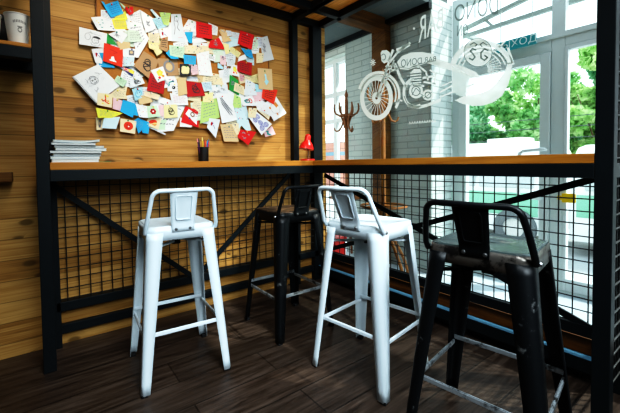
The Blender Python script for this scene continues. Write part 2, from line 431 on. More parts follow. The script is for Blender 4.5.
# ------------------------------------------------------------------ black steel structure
PW = .0575
ZB = 2.3195
lf = thing('counter_frame', 'black steel frame with wire mesh under the left counter on the wood wall', 'counter frame')
XL = -2.1926
YB = -.0576    # front of rear rails
def fbox(name, a, b, par, mat=FRAME): return MB().box(a, b, .003).build(name, mat, par, smooth=False)
fbox('post', (XL, YF, 0), (XL+PW, YF+PW, ZB-.001), lf)
fbox('post', (XL+.036, YB-.0, 0), (XL+.036+PW, -.004, ZB-.001), lf)
fbox('post', (-.3625, YB, 0), (-.3055, -.004, ZB-.001), lf)
fbox('post', (-.135, YB, 0), (-.03, -.004, ZB-.001), lf)
fbox('front_rail', (XL+PW, YF, HC-.041-.0595), (XF, YF+PW, HC-.041), lf)
fbox('rear_rail', (XL+PW+.012, YB, HC-.041-.0595), (-.3625, -.004, HC-.041), lf)
fbox('bottom_rail', (XL+PW+.012, YB, .217), (-.03, -.006, .2725), lf)
fbox('lower_rail', (XL+PW+.012, YB+.018, .075), (-.03, -.006, .130), lf)
fbox('end_rail', (XL+.01, YF+PW, HC-.1005), (XL+.055, YB, HC-.041), lf)
MB().bar((-2.135, -.062, .985), (-1.29, -.062, .262), .012, .034).build('brace', FRAME, lf, smooth=False)
MB().bar((-.42, -.062, .985), (-1.262, -.062, .262), .012, .034).build('brace', FRAME, lf, smooth=False)
def wire_mesh(a0, a1, z0, z1, pos, ax, ph, phz):
    m = MB(); s = .0611; r = .0031
    k = math.ceil((a0-ph)/s)
    while ph+k*s < a1:
        a = ph+k*s; k += 1
        p, q = ((a, pos, z0), (a, pos, z1)) if ax == 'x' else ((pos, a, z0), (pos, a, z1))
        m.tube([p, q], r, 6)
    k = math.ceil((z0-phz)/s)
    while phz+k*s < z1:
        z = phz+k*s; k += 1
        p, q = ((a0, pos-.004, z), (a1, pos-.004, z)) if ax == 'x' else ((pos-.004, a0, z), (pos-.004, a1, z))
        m.tube([p, q], r, 6)
    return m
wire_mesh(XL+PW, -.03, .26, HC-.045, -.042, 'x', -1.941, .837).build('wire_mesh', WIRE, lf)

rf = thing('counter_frame', 'black steel frame with wire mesh under the right counter along the glass', 'counter frame')
YRt = -2.0708
fbox('post', (XF, YRt-PW, 0), (XF+PW, YRt, ZB-.001), rf)
fbox('post', (-.058, YRt-.05, 0), (-.004, YRt+.03, ZB-.001), rf)
fbox('front_rail', (XF, YRt, HC-.1005), (XF+PW, YF, HC-.041), rf)
fbox('rear_rail', (-.058, YRt+.03, HC-.1005), (-.006, -.06, HC-.041), rf)
fbox('bottom_rail', (-.058, YRt+.03, .217), (-.022, -.06, .2725), rf)
fbox('lower_rail', (-.098, YRt+.03, .060), (-.05, -.06, .128), rf)
fbox('end_rail', (XF+PW, YRt-.05, HC-.1005), (-.058, YRt, HC-.041), rf)
MB().bar((-.046, -.10, .97), (-.046, -2.03, .25), .034, .012, up=(1,0,0)).build('brace', FRAME, rf, smooth=False)
MB().bar((-.062, -2.03, .995), (-.062, -.13, .28), .034, .012, up=(1,0,0)).build('brace', FRAME, rf, smooth=False)
MB().box((-.099, YRt+.03, .1281), (-.052, -.06, .1305)).build('painted_sky_sheen', plain('sky_sheen_paint', (.09, .22, .32), .4), rf, smooth=False, label='pale blue sky sheen painted on top of the lower rail')  # added strip; its pale blue paints sky light onto the rail's top face
wire_mesh(YRt+.03, -.06, .26, HC-.045, -.030, 'y', -1.797, .763).build('wire_mesh', WIRE, rf)
m = MB()
for k in range(6):
    x = -.30+k*.05; m.tube([(x, -2.10, .1), (x, -2.10, 2.3)], .004, 6)
for k in range(37):
    z = .12+k*.06; m.tube([(-.315, -2.106, z), (-.062, -2.106, z)], .004, 6)
m.build('end_mesh', WIRE, rf)

# worktops
wt = MB().box((XL+PW+.001, YF-.001, HC-.040), (XF+.0005, YB-.001, HC), .003).build('worktop', OAKTOP, smooth=False)
tag(wt, 'amber wooden worktop running under the pinned notes with magazines on it', 'worktop')
wt2 = MB().box((XF+.0015, YRt+.0005, HC-.040), (-.0590, -.060, HC), .003).build('worktop', OAKTOPY, smooth=False)
tag(wt2, 'amber wooden worktop along the glass beside the black stool', 'worktop')

# overhead rack
ov = thing('overhead_rack', 'black steel overhead rack with amber boards above both counters', 'rack')
ZB = 2.3195
fbox('rear_beam', (XL+.012, YB, ZB), (-.03, -.004, ZB+.055), ov)
fbox('front_beam', (XL, YF, ZB), (-.0, YF+.05, ZB+.055), ov)
fbox('front_beam', (XF, YRt-PW, ZB), (XF+.05, YF-.001, ZB+.055), ov)
fbox('glass_beam', (-.058, -2.12, ZB), (-.002, -.058, ZB+.08), ov)
fbox('joist', (-.3625, -2.068, ZB), (-.3055, YB, ZB+.055), ov)
MB().box((-.30, -2.068, ZB+.056), (-.06, -.06, ZB+.076), .002).build('board', RACKWOOD, ov, smooth=False)
MB().box((-1.30, YF+.06, ZB+.056), (-.38, -.02, ZB+.076), .002).build('board', RACKWOOD, ov, smooth=False)

# left shelf
sh = thing('wall_shelf', 'blue-black steel shelf with wooden board holding cups beside the corner post', 'shelf')
fbox('front_rail', (-3.4, YF, 1.618), (XL, YF+PW, 1.674), sh)
fbox('rear_rail', (-3.4, YB, 1.618), (XL+.01, -.004, 1.674), sh)
MB().box((-3.4, YF+.001, 1.675), (XL-.001, -.006, 1.694), .002).build('board', OAKTOP, sh, smooth=False)
lg = MB().box((-3.3, -.11, 1.0), (-2.30, -.002, 1.05), .004).build('wall_ledge', BROWNPOST, smooth=False)
tag(lg, 'dark wooden ledge on the plank wall left of the post', 'ledge')

# ------------------------------------------------------------------ stools
SEAT = .777
def rsq(h, rad, z, n=8):
    """rounded square outline, 4*(n+1) points"""
    out = []
    for (sx, sy, a0) in ((1, 1, 0), (-1, 1, 90), (-1, -1, 180), (1, -1, 270)):
        for k in range(n+1):
            a = math.radians(a0+90*k/n); out.append((sx*(h-rad)+math.cos(a)*rad, sy*(h-rad)+math.sin(a)*rad, z))
    return out
def ell(rx, ry, z, n=8):
    out = []
    for a0 in (0, 90, 180, 270):
        for k in range(n+1):
            a = math.radians(a0+90*k/n*.999+.0005); out.append((math.cos(a)*rx, math.sin(a)*ry, z))
    return out
def make_stool(label, group, body, seatm, barm, rimm, s=.160, Fh=.208, B=.955, hw=.150, hb=.205, barlabel=None, pw=1.0):
    t = thing('bar_stool', label, 'bar stool', group=group)
    z = SEAT
    m = MB()
    rings = [ell(.030, .012, z-.022), ell(.031, .013, z-.006), ell(.036, .018, z-.004), rsq(.085, .06, z-.005), rsq(s-.03, .05, z-.004), rsq(s-.016, .045, z-.001), rsq(s-.007, .042, z), rsq(s-.001, .040, z-.005)]
    m.loft(rings); m.build('seat', seatm, t, solid=.002)
    # apron: pressed skirt below the seat
    m = MB(); m.loft([rsq(s+.0005, .041, z-.004), rsq(s+.002, .041, z-.022), rsq(s+.0055, .041, z-.066)])
    m.build('apron', rimm, t, solid=.003)
    # legs: tapering pressed angle sections
    def legsec(zz, f):
        k = (z-.02-zz)/(z-.02); h = s+.0035 + (Fh+.012-s-.0035)*k
        w = .073*(1-k) + .038*k
        rad = .040*(1-k)+.014*k
        pts = [(h, h-w), (h, h-w*.55), (h, h-rad)]
        for q in range(1, 6):
            a = math.radians(90*q/6); pts.append((h-rad+math.cos(a)*rad, h-rad+math.sin(a)*rad))
        pts += [(h-rad, h), (h-w*.55, h), (h-w, h)]
        return pts
    for (sx, sy) in ((1,1), (-1,1), (-1,-1), (1,-1)):
        m = MB(); rows = []
        for zz in (z-.03, z-.066, z-.08, z-.10, z-.14, z-.20, .45, .30, .15, .06, .010):
            rows.append([(sx*a, sy*b, zz) for a, b in legsec(zz, 0)])
        m.loft(rows, closed=False)
        # pressed rib down the middle
        leg = m.build('leg', body, t, solid=.003)
        f = MB(); q = Fh
        f.box((sx*(q-.018), sy*(q-.018), 0), (sx*(q+.011), sy*(q+.011), .016), .005)
        f.build('rubber_foot', RUBBER, leg)
    # footrest bars
    def legat(zz):
        k = (z-.02-zz)/(z-.02); return s+.0035 + (Fh+.012-s-.0035)*k
    zr = .272; q = legat(zr)-.010
    for (p0, p1, zz) in (((-q,-q), (q,-q), zr), ((-q,q), (q,q), zr), ((-q,-q), (-q,q), zr-.022), ((q,-q), (q,q), zr-.022)):
        m = MB(); m.bar((*p0, zz), (*p1, zz), .010, .020, bev=.003)
        m.build('footrest_bar', barm, t, label=barlabel)
    # crossed braces under the seat
    q = legat(z-.10)-.015
    m = MB(); m.bar((-q,-q,z-.105), (q,q,z-.105), .018, .010); m.bar((-q,q,z-.094), (q,-q,z-.094), .018, .010)
    m.build('cross_brace', body, t)
    MB().box((-.022, -.022, z-.122), (.022, .022, z-.086), .006).build('brace_clip', RUBBER, t)
    # tubular back hoop
    P = []; zb = z-.028
    yl = -s+.010
    def lean(zz): return yl + (-hb-yl)*((zz-zb)/(B-zb))
    xo = s+.010; xt = hw
    P.append((-xo, lean(zb)+.012, zb))
    P.append((-xo, lean(z), z)); 
    rc = .040; zt = B-rc
    P.append((-(xo+(xt-xo)*.6), lean(z+.08), z+.08)); P.append((-xt, lean(zt), zt))
    for k in range(1, 7):
        a = math.radians(90*k/6); P.append((-xt+rc-math.cos(a)*rc, lean(zt+math.sin(a)*rc), zt+math.sin(a)*rc))
    for x in (-.05, 0): P.append((x, -hb-.012*(1-abs(x)/.11), B))
    L = P + [(-x, y, zz) for x, y, zz in P[:-1][::-1]]
    MB().tube(L, .0105, 12).build('back_hoop', body, t)
    # back panel with pressed rectangle
    m = MB(); nz, nx = 9, 8; grid = []
    z0p, z1p = z-.030, B-.004
    for i in range(nz+1):
        f = i/nz; zz = z0p+(z1p-z0p)*f; w = (.055+.013*f)*pw
        row = []
        for j in range(nx+1):
            a = -1+2*j/nx
            off = .004 if (1 < i < nz and 1 < j < nx-0 and i < nz-0 and 1 <= j <= nx-1 and 2 <= i <= nz-2 and 1 < j < nx-1 + 0) else 0
            yy = (-s-.006 if f < .18 else -s-.006+(-hb+.0+s+.006)*((f-.18)/.82))
            row.append((a*w, yy-.008*f*(1-abs(a)**2) + off - .0, zz))
        grid.append(row)
    m.loft(grid, closed=False)
    rr = []
    for (fa, ff) in ((-.62, .30), (-.62, .88), (.62, .88), (.62, .30)):
        w = (.055+.013*ff)*pw; rr.append((fa*w, -s-.006+(-hb+s+.006)*((ff-.18)/.82)-.008*ff*(1-fa*fa)-.003, z0p+(z1p-z0p)*ff))
    pts = []
    for k in range(4):
        p, q_ = Vector(rr[k]), Vector(rr[(k+1) % 4]); pts += [p.lerp(q_, .08), p.lerp(q_, .5), p.lerp(q_, .92)]
    m.tube(pts, .0017, 6, closed=True)
    bp = m.build('back_panel', body, t, solid=.003)
    for sx in (-.034, .034):
        m = MB(); rot = Matrix.Rotation(math.radians(90), 3, 'X')
        m.lathe([(0, .008), (.005, .007), (.0075, .003), (.008, 0)], (sx, -s-.0065, z-.016), 12, rot); m.build('bolt', BOLT, t)
    for sx in (-1, 1):
        m = MB(); rot = Matrix.Rotation(math.radians(90*sx), 3, 'Y')
        m.lathe([(0, .008), (.006, .007), (.0085, .003), (.009, 0)], (sx*(s+.018), lean(zb)+.014, zb+.004), 12, rot); m.build('bolt', BOLT, t)
    return t
w1s = make_stool('white painted metal stool with back to us before the mesh wall', 'white metal bar stools', WHITE_METAL, WHITE_METAL, WHITE_BAR, WHITE_METAL, s=.163)
w1s.location = (-1.592, -.622, 0); w1s.rotation_euler[2] = -.08
w2s = make_stool('white painted metal stool turned cornerwise between the two black stools', 'white metal bar stools', WHITE_METAL, WHITE_METAL, WHITE_BAR, WHITE_METAL, s=.161, hb=.240, hw=.147)
w2s.location = (-.785, -1.271, 0); w2s.rotation_euler[2] = -1.435
b3s = make_stool('large black metal stool with scuffed seat and painted grey reflection nearest the glass counter post', 'black metal bar stools', BLACK_METAL, BLACK_SEAT, SILVER, RIM, Fh=.222, B=.932, hb=.215, pw=.84, barlabel='bare silver worn footrest bar')
b3s.location = (-.815, -1.876, 0); b3s.rotation_euler[2] = -1.425
b4s = make_stool('black metal stool with worn brown seat in the dark corner', 'black metal bar stools', BLACK_METAL, BROWN_SEAT, SILVER, BLACK_METAL, B=.933, hb=.20, barlabel='bare silver worn footrest bar')
b4s.location = (-.838, -.603, 0); b4s.rotation_euler[2] = -.02

# ------------------------------------------------------------------ things on the counter and shelf
def cup(x, y, z, label, sc=1.0, inked=True, rz=0.0):
    t = thing('paper_cup', label, 'cup', (x, y, z), rz, 'cups on the shelf')
    m = MB(); R0, R1, H = .034*sc, .047*sc, .132*sc
    m.lathe([(0, .004), (R0-.003, .004), (R0-.002, 0), (R0, .001), (R1, H-.004), (R1+.003, H-.002), (R1+.003, H+.002), (R1-.001, H+.002), (R1-.002, H-.004), (R0-.001, .008), (0, .008)], n=32)
    m.build('body', PAPERWHITE, t)
    if inked:
        m = MB()
        def pt(a, zz, e=.0012):
            r = R0+(R1-R0)*zz/H+e; return (math.sin(a)*r, -math.cos(a)*r, zz)
        def patch(a0, a1, z0, z1): m.poly([pt(a0, z0), pt(a1, z0), pt(a1, z1), pt(a0, z1)])
        for k in range(9):
            a = -.55+k*.125; dz = .006*math.cos((k-4)*.35); patch(a, a+.075, .088*sc+dz, .099*sc+dz)
        m.build('printed_lettering', INK, t); m = MB()
        for k in range(12):
            b = 2*math.pi*k/12; b2 = 2*math.pi*(k+1)/12
            m.poly([pt(math.cos(b)*.20, .062*sc+math.sin(b)*.013), pt(math.cos(b2)*.20, .062*sc+math.sin(b2)*.013), pt(math.cos(b2)*.13, .062*sc+math.sin(b2)*.007), pt(math.cos(b)*.13, .062*sc+math.sin(b)*.007)])
        patch(-.2, .2, .072*sc, .078*sc)
        m.build('printed_emblem', INK, t)
    return t
p = at(17.5, 42, 2, 1.7085)
cup(-2.246, -.235, 1.6945, 'white cup with small black printed mark on the shelf by the post', 1.15, True, math.radians(12))
cup(-2.362, -.215, 1.6945, 'plain white cup cut by the photo edge on the shelf', 1.08, False)
bk = MB().box((-2.206, -.13, 1.6945), (-2.194, -.07, 1.735), .002).build('note_block', plain('blue_block', (.02, .05, .22), .5), smooth=False)
tag(bk, 'small dark blue block between cup and post on the shelf', 'block')
jr = thing('storage_jar', 'black rounded jar standing behind the cups on the shelf', 'jar', (-2.335, -.075, 1.6945))
MB().lathe([(0, 0), (.045, 0), (.055, .02), (.055, .12), (.04, .15), (.035, .16)], n=24).build('body', RUBBER, jr)
MB().lathe([(.038, .16), (.042, .165), (.042, .19), (0, .195)], n=24).build('lid', DARKWALL, jr)

# magazine pile
PG = plain('magazine_pages', (.62, .64, .62), .7, 0, .12, 120)
COVERS = [plain('cover_white', (.60, .63, .64), .35), plain('cover_dark', (.03, .04, .05), .35), plain('cover_pale_blue', (.45, .58, .64), .35), plain('cover_grey', (.30, .33, .35), .35)]
def magazine(z, th, x0, x1, y0, y1, rz, cov, label, bend=0.0):
    t = thing('magazine', label, 'magazine', ((x0+x1)/2, (y0+y1)/2, z), rz, 'magazines piled on the counter')
    w, d = (x1-x0)/2, (y1-y0)/2; n = 12
    def sheet(zb, zt, e):
        rings = []
        for i in range(n+1):
            a = -1+2*i/n; dz = bend*(a*a if a > 0 else .3*a*a)
            rings.append([(a*(w+e), -d-e, zb+dz), (a*(w+e), d+e, zb+dz), (a*(w+e), d+e, zt+dz), (a*(w+e), -d-e, zt+dz)])
        m = MB(); R = m.loft(rings); m._f(R[0][::-1]); m._f(R[-1]); return m
    sheet(.0012, th-.0012, -.002).build('pages', PG, t, smooth=False)
    sheet(th-.0011, th, 0).build('cover', COVERS[cov], t, smooth=False)
    sheet(0, .0011, 0).build('back_cover', COVERS[cov], t, smooth=False)
    return t
zz = HC+.0005
mags = [(.012, -2.134, -1.912, 0, 0, 'thick white magazine at the very bottom of the counter pile'), (.010, -2.138, -1.906, 2, 0, 'pale magazine second from the bottom of the counter pile'),
        (.009, -2.128, -1.900, 0, 0, 'white magazine third from the bottom of the counter pile'), (.010, -2.139, -1.897, 1, 0, 'dark covered magazine in the middle of the counter pile'),
        (.010, -2.118, -1.872, 0, 0, 'white magazine jutting furthest right in the pile'), (.009, -2.122, -1.882, 1, 0, 'dark covered magazine third from the top of the counter pile'),
        (.008, -2.132, -1.925, 0, 0, 'white magazine second from the top of the counter pile'), (.008, -2.126, -1.905, 2, .010, 'pale topmost magazine with lifted right edge on the counter pile')]
for k, (th, x0, x1, cov, bnd, lab) in enumerate(mags):
    th *= 1.48
    magazine(zz, th, x0+.009, x1+.009, -.285+.006*(k % 3), -.10-.008*(k % 2), random.uniform(-.02, .03), cov, lab, bnd); zz += th+.0008
gl = MB().box((-1.90, -.27, HC+.0002), (-1.84, -.12, HC+.0022)).build('green_flyer', plain('flyer_green', (.06, .34, .12), .5), smooth=False)
tag(gl, 'thin green flyer peeking out beside the magazine pile', 'flyer')

# pencil pot
pc = at(203.5, 160, 1, -.12)
pot = thing('pencil_pot', 'black wire pencil pot on the counter below the notes', 'pot', (pc.x, -.12, HC+.0005))
MB().lathe([(0, .002), (.034, .002), (.035, 0), (.036, .003), (.038, .098), (.040, .10), (.0375, .101), (.0345, .006), (0, .006)], n=24).build('body', WIRE, pot)
m = MB(); m.tube([(math.cos(a)*.039, math.sin(a)*.039, .100) for a in (2*math.pi*k/24 for k in range(24))], .003, 6, closed=True); m.build('rim', WIRE, pot)
pens = [((-.020,-.012), (-.052,-.020), .155, (.10,.02,.10), (.75,.25,.30), 'purple pen with pink tip leaning far left in the pot'),
        ((-.012,.006), (-.030,.010), .160, (.02,.02,.02), (.04,.04,.05), 'black pen left of the yellow one in the pot'),
        ((-.004,-.014), (-.014,-.020), .166, (.70,.48,.04), (.85,.75,.30), 'yellow pencil near the middle of the pot'),
        ((.004,.010), (.001,.022), .150, (.70,.25,.02), (.80,.35,.05), 'orange pencil behind the red pen in the pot'),
        ((.006,-.012), (.008,-.020), .147, (.65,.02,.02), (.80,.04,.03), 'red pen in the middle of the pot'),
        ((.014,.004), (.017,.008), .152, (.02,.03,.03), (.03,.03,.03), 'black pen between red and blue ones in the pot'),
        ((.018,-.010), (.026,-.018), .145, (.02,.14,.55), (.03,.25,.75), 'blue pen at the right of the pot'),
        ((.022,.002), (.047,.006), .158, (.03,.08,.12), (.05,.12,.16), 'dark pen leaning far right in the pot'),
        ((.020,-.004), (.040,-.010), .138, (.45,.02,.10), (.60,.04,.12), 'crimson pen beside the blue pen in the pot')]
for (b, tp, ht, c1, c2, lab) in pens:
    t = thing('pen', lab, 'pen', (pc.x, -.12, HC+.008), group='pens in the pot')
    A, Bv = Vector((*b, 0)), Vector((*tp, ht)); d = (Bv-A)
    MB().tube([A, A+d*.84], .0042, 8).build('barrel', plain('pen_barrel', c1, .4), t)
    MB().tube([A+d*.84, A+d*.93, Bv], [.0042, .0038, .0012], 8).build('tip', plain('pen_tip', c2, .4), t)

# red desk lamp
lc = at(307.5, 160, 1, -.15)
lp = thing('desk_lamp', 'small red desk lamp on the corner of the counter', 'lamp', (lc.x, -.15, HC+.0005))
MB().lathe([(0, 0), (.062, 0), (.064, .004), (.062, .012), (.05, .016), (0, .018)], n=32).build('base', RED, lp)
MB().tube([(.028, .02, .015), (.034, .026, .05), (.034, .03, .09), (.022, .024, .125), (.0, .012, .15)], .007, 10).build('stem', plain('lamp_stem', (.18, .09, .05), .3, .6), lp)
tilt = Matrix.Rotation(math.radians(10), 3, 'Y')
sd = MB().lathe([(0, .132), (.014, .131), (.022, .124), (.026, .112), (.026, .080), (.030, .072), (.046, .052), (.058, .026), (.063, 0), (.061, 0), (.055, .026), (.044, .049), (.026, .07), (0, .075)], (-.012, 0, .098), 32, tilt).build('lamp_shade', RED, lp)
MB().lathe([(.050, .012), (.054, .004), (.058, .003), (.058, .006), (.050, .02)], (-.012, 0, .096), 32, tilt).build('shade_lining', LAMPIN, sd)

# ------------------------------------------------------------------ pin board with notes
bd = thing('pin_board', 'amber cork board crowded with pinned notes on the plank wall', 'board', (0, 0, 0))
MB().box((-1.855, -.016, 1.352), (-.590, -.002, 2.135), .003).build('panel', CORK, bd, smooth=False)
m = MB()
for a, b in (((-1.862, -.019, 1.345), (-.583, -.002, 1.353)), ((-1.862, -.019, 2.134), (-.583, -.002, 2.142)), ((-1.862, -.019, 1.345), (-1.854, -.002, 2.142)), ((-.591, -.019, 1.345), (-.583, -.002, 2.142))): m.box(a, b)
m.build('edging', CORKEDGE, bd, smooth=False)

NC = {'white': (.76, .79, .80), 'cool': (.66, .72, .76), 'grey': (.60, .63, .66), 'cream': (.76, .66, .44), 'tan': (.62, .46, .26), 'kraft': (.42, .27, .14), 'yellow': (.78, .70, .10), 'lemon': (.74, .76, .08), 'paleyellow': (.76, .70, .36),
      'red': (.62, .010, .012), 'darkred': (.42, .008, .012), 'scarlet': (.74, .045, .012), 'blue': (.02, .36, .66), 'lblue': (.38, .66, .76), 'pblue': (.54, .72, .78), 'green': (.02, .30, .06), 'mint': (.50, .72, .50), 'pgreen': (.60, .74, .60), 'lime': (.45, .66, .22), 'pink': (.76, .52, .56), 'rose': (.74, .40, .44), 'orange': (.74, .30, .06), 'black': (.03, .03, .035), 'ink': (.16, .17, .20), 'pencil': (.24, .25, .28), 'purple': (.27, .28, .52), 'navy': (.04, .07, .28), 'brown': (.20, .10, .05), 'teal': (.03, .30, .28)}
NMAT = {}
def nm(k):
    if k not in NMAT: NMAT[k] = plain('paper_'+k, NC[k], .75, 0, .05, 40)
    return NMAT[k]
CR = {'A': (70, 0, 10.333), 'B': (120, 0, 10.333), 'C': (170, 10, 10.333), 'D': (220, 25, 10.333), 'E': (70, 35, 10.333), 'F': (120, 35, 10.333), 'G': (170, 45, 10.333), 'H': (220, 60, 8.786), 'I': (70, 70, 10.333), 'J': (90, 95, 10.333), 'K': (130, 65, 10.333), 'L': (140, 95, 10.333), 'M': (175, 75, 10.333), 'N': (190, 105, 10.333), 'O': (230, 95, 8.257)}
# motifs: strokes (points in 0..1 across / 0..1 down, width, colour) and filled shapes
def circ(cx, cy, rx, ry, n=14, a0=0, a1=360): return [(cx+rx*math.cos(math.radians(a0+(a1-a0)*k/n)), cy+ry*math.sin(math.radians(a0+(a1-a0)*k/n))) for k in range(n+1)]
def motif(kind, rng):
    S, P = [], []
    if kind == 'text' or kind == 'textred' or kind == 'textnavy':
        c = {'text': 'pencil', 'textred': 'rose', 'textnavy': 'navy'}[kind]
        for k in range(5):
            y = .2+.14*k; x = .14
            while x < .8:
                w = rng.uniform(.06, .16); S.append(([(x, y+rng.uniform(-.015, .015)), (x+w, y+rng.uniform(-.015, .015))], .022, c)); x += w+.05
    elif kind == 'darktext':
        for k in range(4):
            y = .25+.16*k; x = .18
            while x < .75:
                w = rng.uniform(.06, .16); S.append(([(x, y), (x+w/2, y-.03), (x+w, y)], .03, 'black')); x += w+.04
    elif kind == 'scrib':
        for k in range(3):
            x, y = rng.uniform(.25, .6), rng.uniform(.25, .65); S.append(([(x+rng.uniform(-.18, .2), y+rng.uniform(-.16, .16)) for _ in range(7)], .018, 'pencil'))
    elif kind == 'inkscrib':
        S.append((circ(.48, .38, .16, .14), .03, 'black')); S.append((circ(.56, .62, .20, .15), .03, 'black')); S.append(([(.3, .55), (.5, .3), (.7, .45), (.4, .7), (.66, .78)], .03, 'black'))
    elif kind == 'portrait':
        S.append((circ(.58, .62, .13, .20), .012, 'ink')); P.append((circ(.62, .46, .15, .12, 12, 180, 380), 'black')); S.append((circ(.30, .45, .10, .20), .010, 'pencil'))
        for x in (.54, .63): S.append(([(x, .60), (x+.03, .60)], .018, 'black'))
        S.append(([(.55, .72), (.60, .74), (.64, .71)], .012, 'ink')); S.append(([(.42, .78), (.46, .92), (.7, .95), (.76, .8)], .012, 'pencil')); S.append(([(.3, .2), (.8, .26)], .01, 'pencil'))
    elif kind == 'sketch':
        S.append((circ(.48, .40, .13, .12), .010, 'pencil'))
        for x in (.43, .53): S.append((circ(x, .38, .02, .02), .012, 'black'))
        S.append(([(.42, .46), (.48, .49), (.55, .45)], .012, 'ink')); S.append(([(.38, .30), (.45, .24), (.55, .26), (.6, .33)], .012, 'ink'))
        for k in range(12):
            x, y = rng.uniform(.2, .78), rng.uniform(.2, .8); S.append(([(x+rng.uniform(-.12, .12), y+rng.uniform(-.10, .10)) for _ in range(5)], .006, 'grey' if k % 3 else 'pencil'))
    elif kind == 'hat': P.append(([(.40, .62), (.52, .56), (.60, .78), (.66, .77), (.68, .84), (.33, .86), (.30, .79), (.38, .79)], 'white')); S.append(([(.3, .25), (.7, .3), (.5, .4)], .012, 'darkred'))
    elif kind == 'arrow': P.append(([(.44, .25), (.56, .27), (.60, .52), (.74, .60), (.54, .80), (.42, .62), (.50, .58)], 'lblue'))
    elif kind == 'flower':
        for k in range(6): a = k*60; P.append((circ(.5+.16*math.cos(math.radians(a)), .5+.16*math.sin(math.radians(a)), .12, .12, 8), 'darkred'))
        P.append((circ(.5, .5, .07, .07, 10), 'white'))
    elif kind == 'yflower':
        for k in range(5): a = k*72; P.append((circ(.55+.15*math.cos(math.radians(a)), .40+.15*math.sin(math.radians(a)), .13, .13, 8), 'yellow'))
        P.append((circ(.36, .72, .12, .10, 8), 'scarlet')); P.append((circ(.72, .70, .12, .10, 8), 'orange'))
    elif kind == 'reddisc':
        P.append((circ(.52, .48, .30, .32, 20), 'scarlet'))
        for x in (.43, .58): P.append((circ(x, .42, .035, .04, 8), 'black'))
        P.append((circ(.53, .52, .05, .05, 8), 'white')); S.append((circ(.5, .56, .14, .10, 8, 20, 160), .025, 'darkred'))
    elif kind == 'ring': S.append((circ(.52, .45, .24, .30, 18), .07, 'pencil')); P.append((circ(.52, .48, .17, .22, 14), 'tan'))
    elif kind == 'border': P.append(([(.05, .22), (.2, .04), (.85, .06), (.96, .3), (.92, .85), (.75, .96), (.18, .95), (.05, .78)], 'black')); P.append(([(.15, .27), (.26, .14), (.78, .15), (.86, .32), (.83, .78), (.7, .87), (.24, .86), (.14, .72)], 'paleyellow'))
    elif kind == 'dots':
        for k in range(9): P.append((circ(rng.uniform(.12, .88), rng.uniform(.12, .88), .035, .035, 7), rng.choice(['scarlet', 'yellow', 'teal', 'rose', 'navy'])))
    elif kind == 'reddots':
        for k in range(16): P.append((circ(rng.uniform(.1, .9), rng.uniform(.1, .9), .022, .022, 6), 'rose'))
    elif kind == 'fern':
        for k in range(9): f = k/9; S.append((circ(.32+.36*f, .25+.46*f, .10, .12, 8, 0, 300), .012, 'ink'))
        S.append(([(.2, .12), (.45, .42), (.78, .80)], .025, 'pencil')); S.append(([(.3, .12), (.58, .40), (.82, .66)], .02, 'ink'))
    elif kind == 'figure':
        S.append(([(.35, .08), (.25, .3), (.32, .5), (.22, .75)], .03, 'pencil')); S.append(([(.5, .2), (.62, .35), (.5, .5), (.66, .6)], .03, 'pencil')); S.append(([(.5, .85), (.85, .84)], .012, 'rose')); S.append((circ(.48, .18, .2, .09), .012, 'pencil'))
    elif kind == 'purple':
        for cx_, cy_ in ((.25, .3), (.28, .68), (.55, .5), (.8, .30), (.78, .68)): S.append((circ(cx_, cy_, .11, .15, 9), .035, 'purple')); S.append((circ(cx_, cy_, .05, .07, 7), .03, 'purple'))
        S.append(([(.15, .5), (.85, .5)], .02, 'purple')); P.append((circ(.52, .48, .05, .07, 8), 'white'))
    elif kind == 'orangedraw':
        P.append(([(.2, .25), (.45, .2), (.5, .4), (.3, .45)], 'orange')); P.append((circ(.35, .78, .07, .06, 8), 'orange')); P.append((circ(.78, .55, .08, .05, 8), 'orange')); S.append((circ(.5, .5, .28, .28), .008, 'pencil'))
    elif kind == 'mountain':
        S.append(([(.12, .55), (.18, .2), (.5, .12), (.7, .15)], .07, 'teal')); P.append((circ(.58, .68, .17, .15, 9), 'black')); P.append((circ(.54, .66, .05, .05, 7), 'white')); P.append((circ(.7, .42, .07, .06, 8), 'yellow'))
    elif kind == 'pattern':
        for k in range(10): P.append((circ(rng.uniform(.15, .85), rng.uniform(.5, .88), .07, .06, 7), rng.choice(['yellow', 'orange', 'paleyellow', 'darkred'])))
        S.append(([(.5, .15), (.55, .4), (.5, .6), (.8, .75)], .05, 'scarlet')); P.append((circ(.66, .2, .09, .07, 8), 'yellow'))
    elif kind == 'eyes':
        for x in (.4, .66): P.append((circ(x, .42, .05, .05, 8), 'navy'))
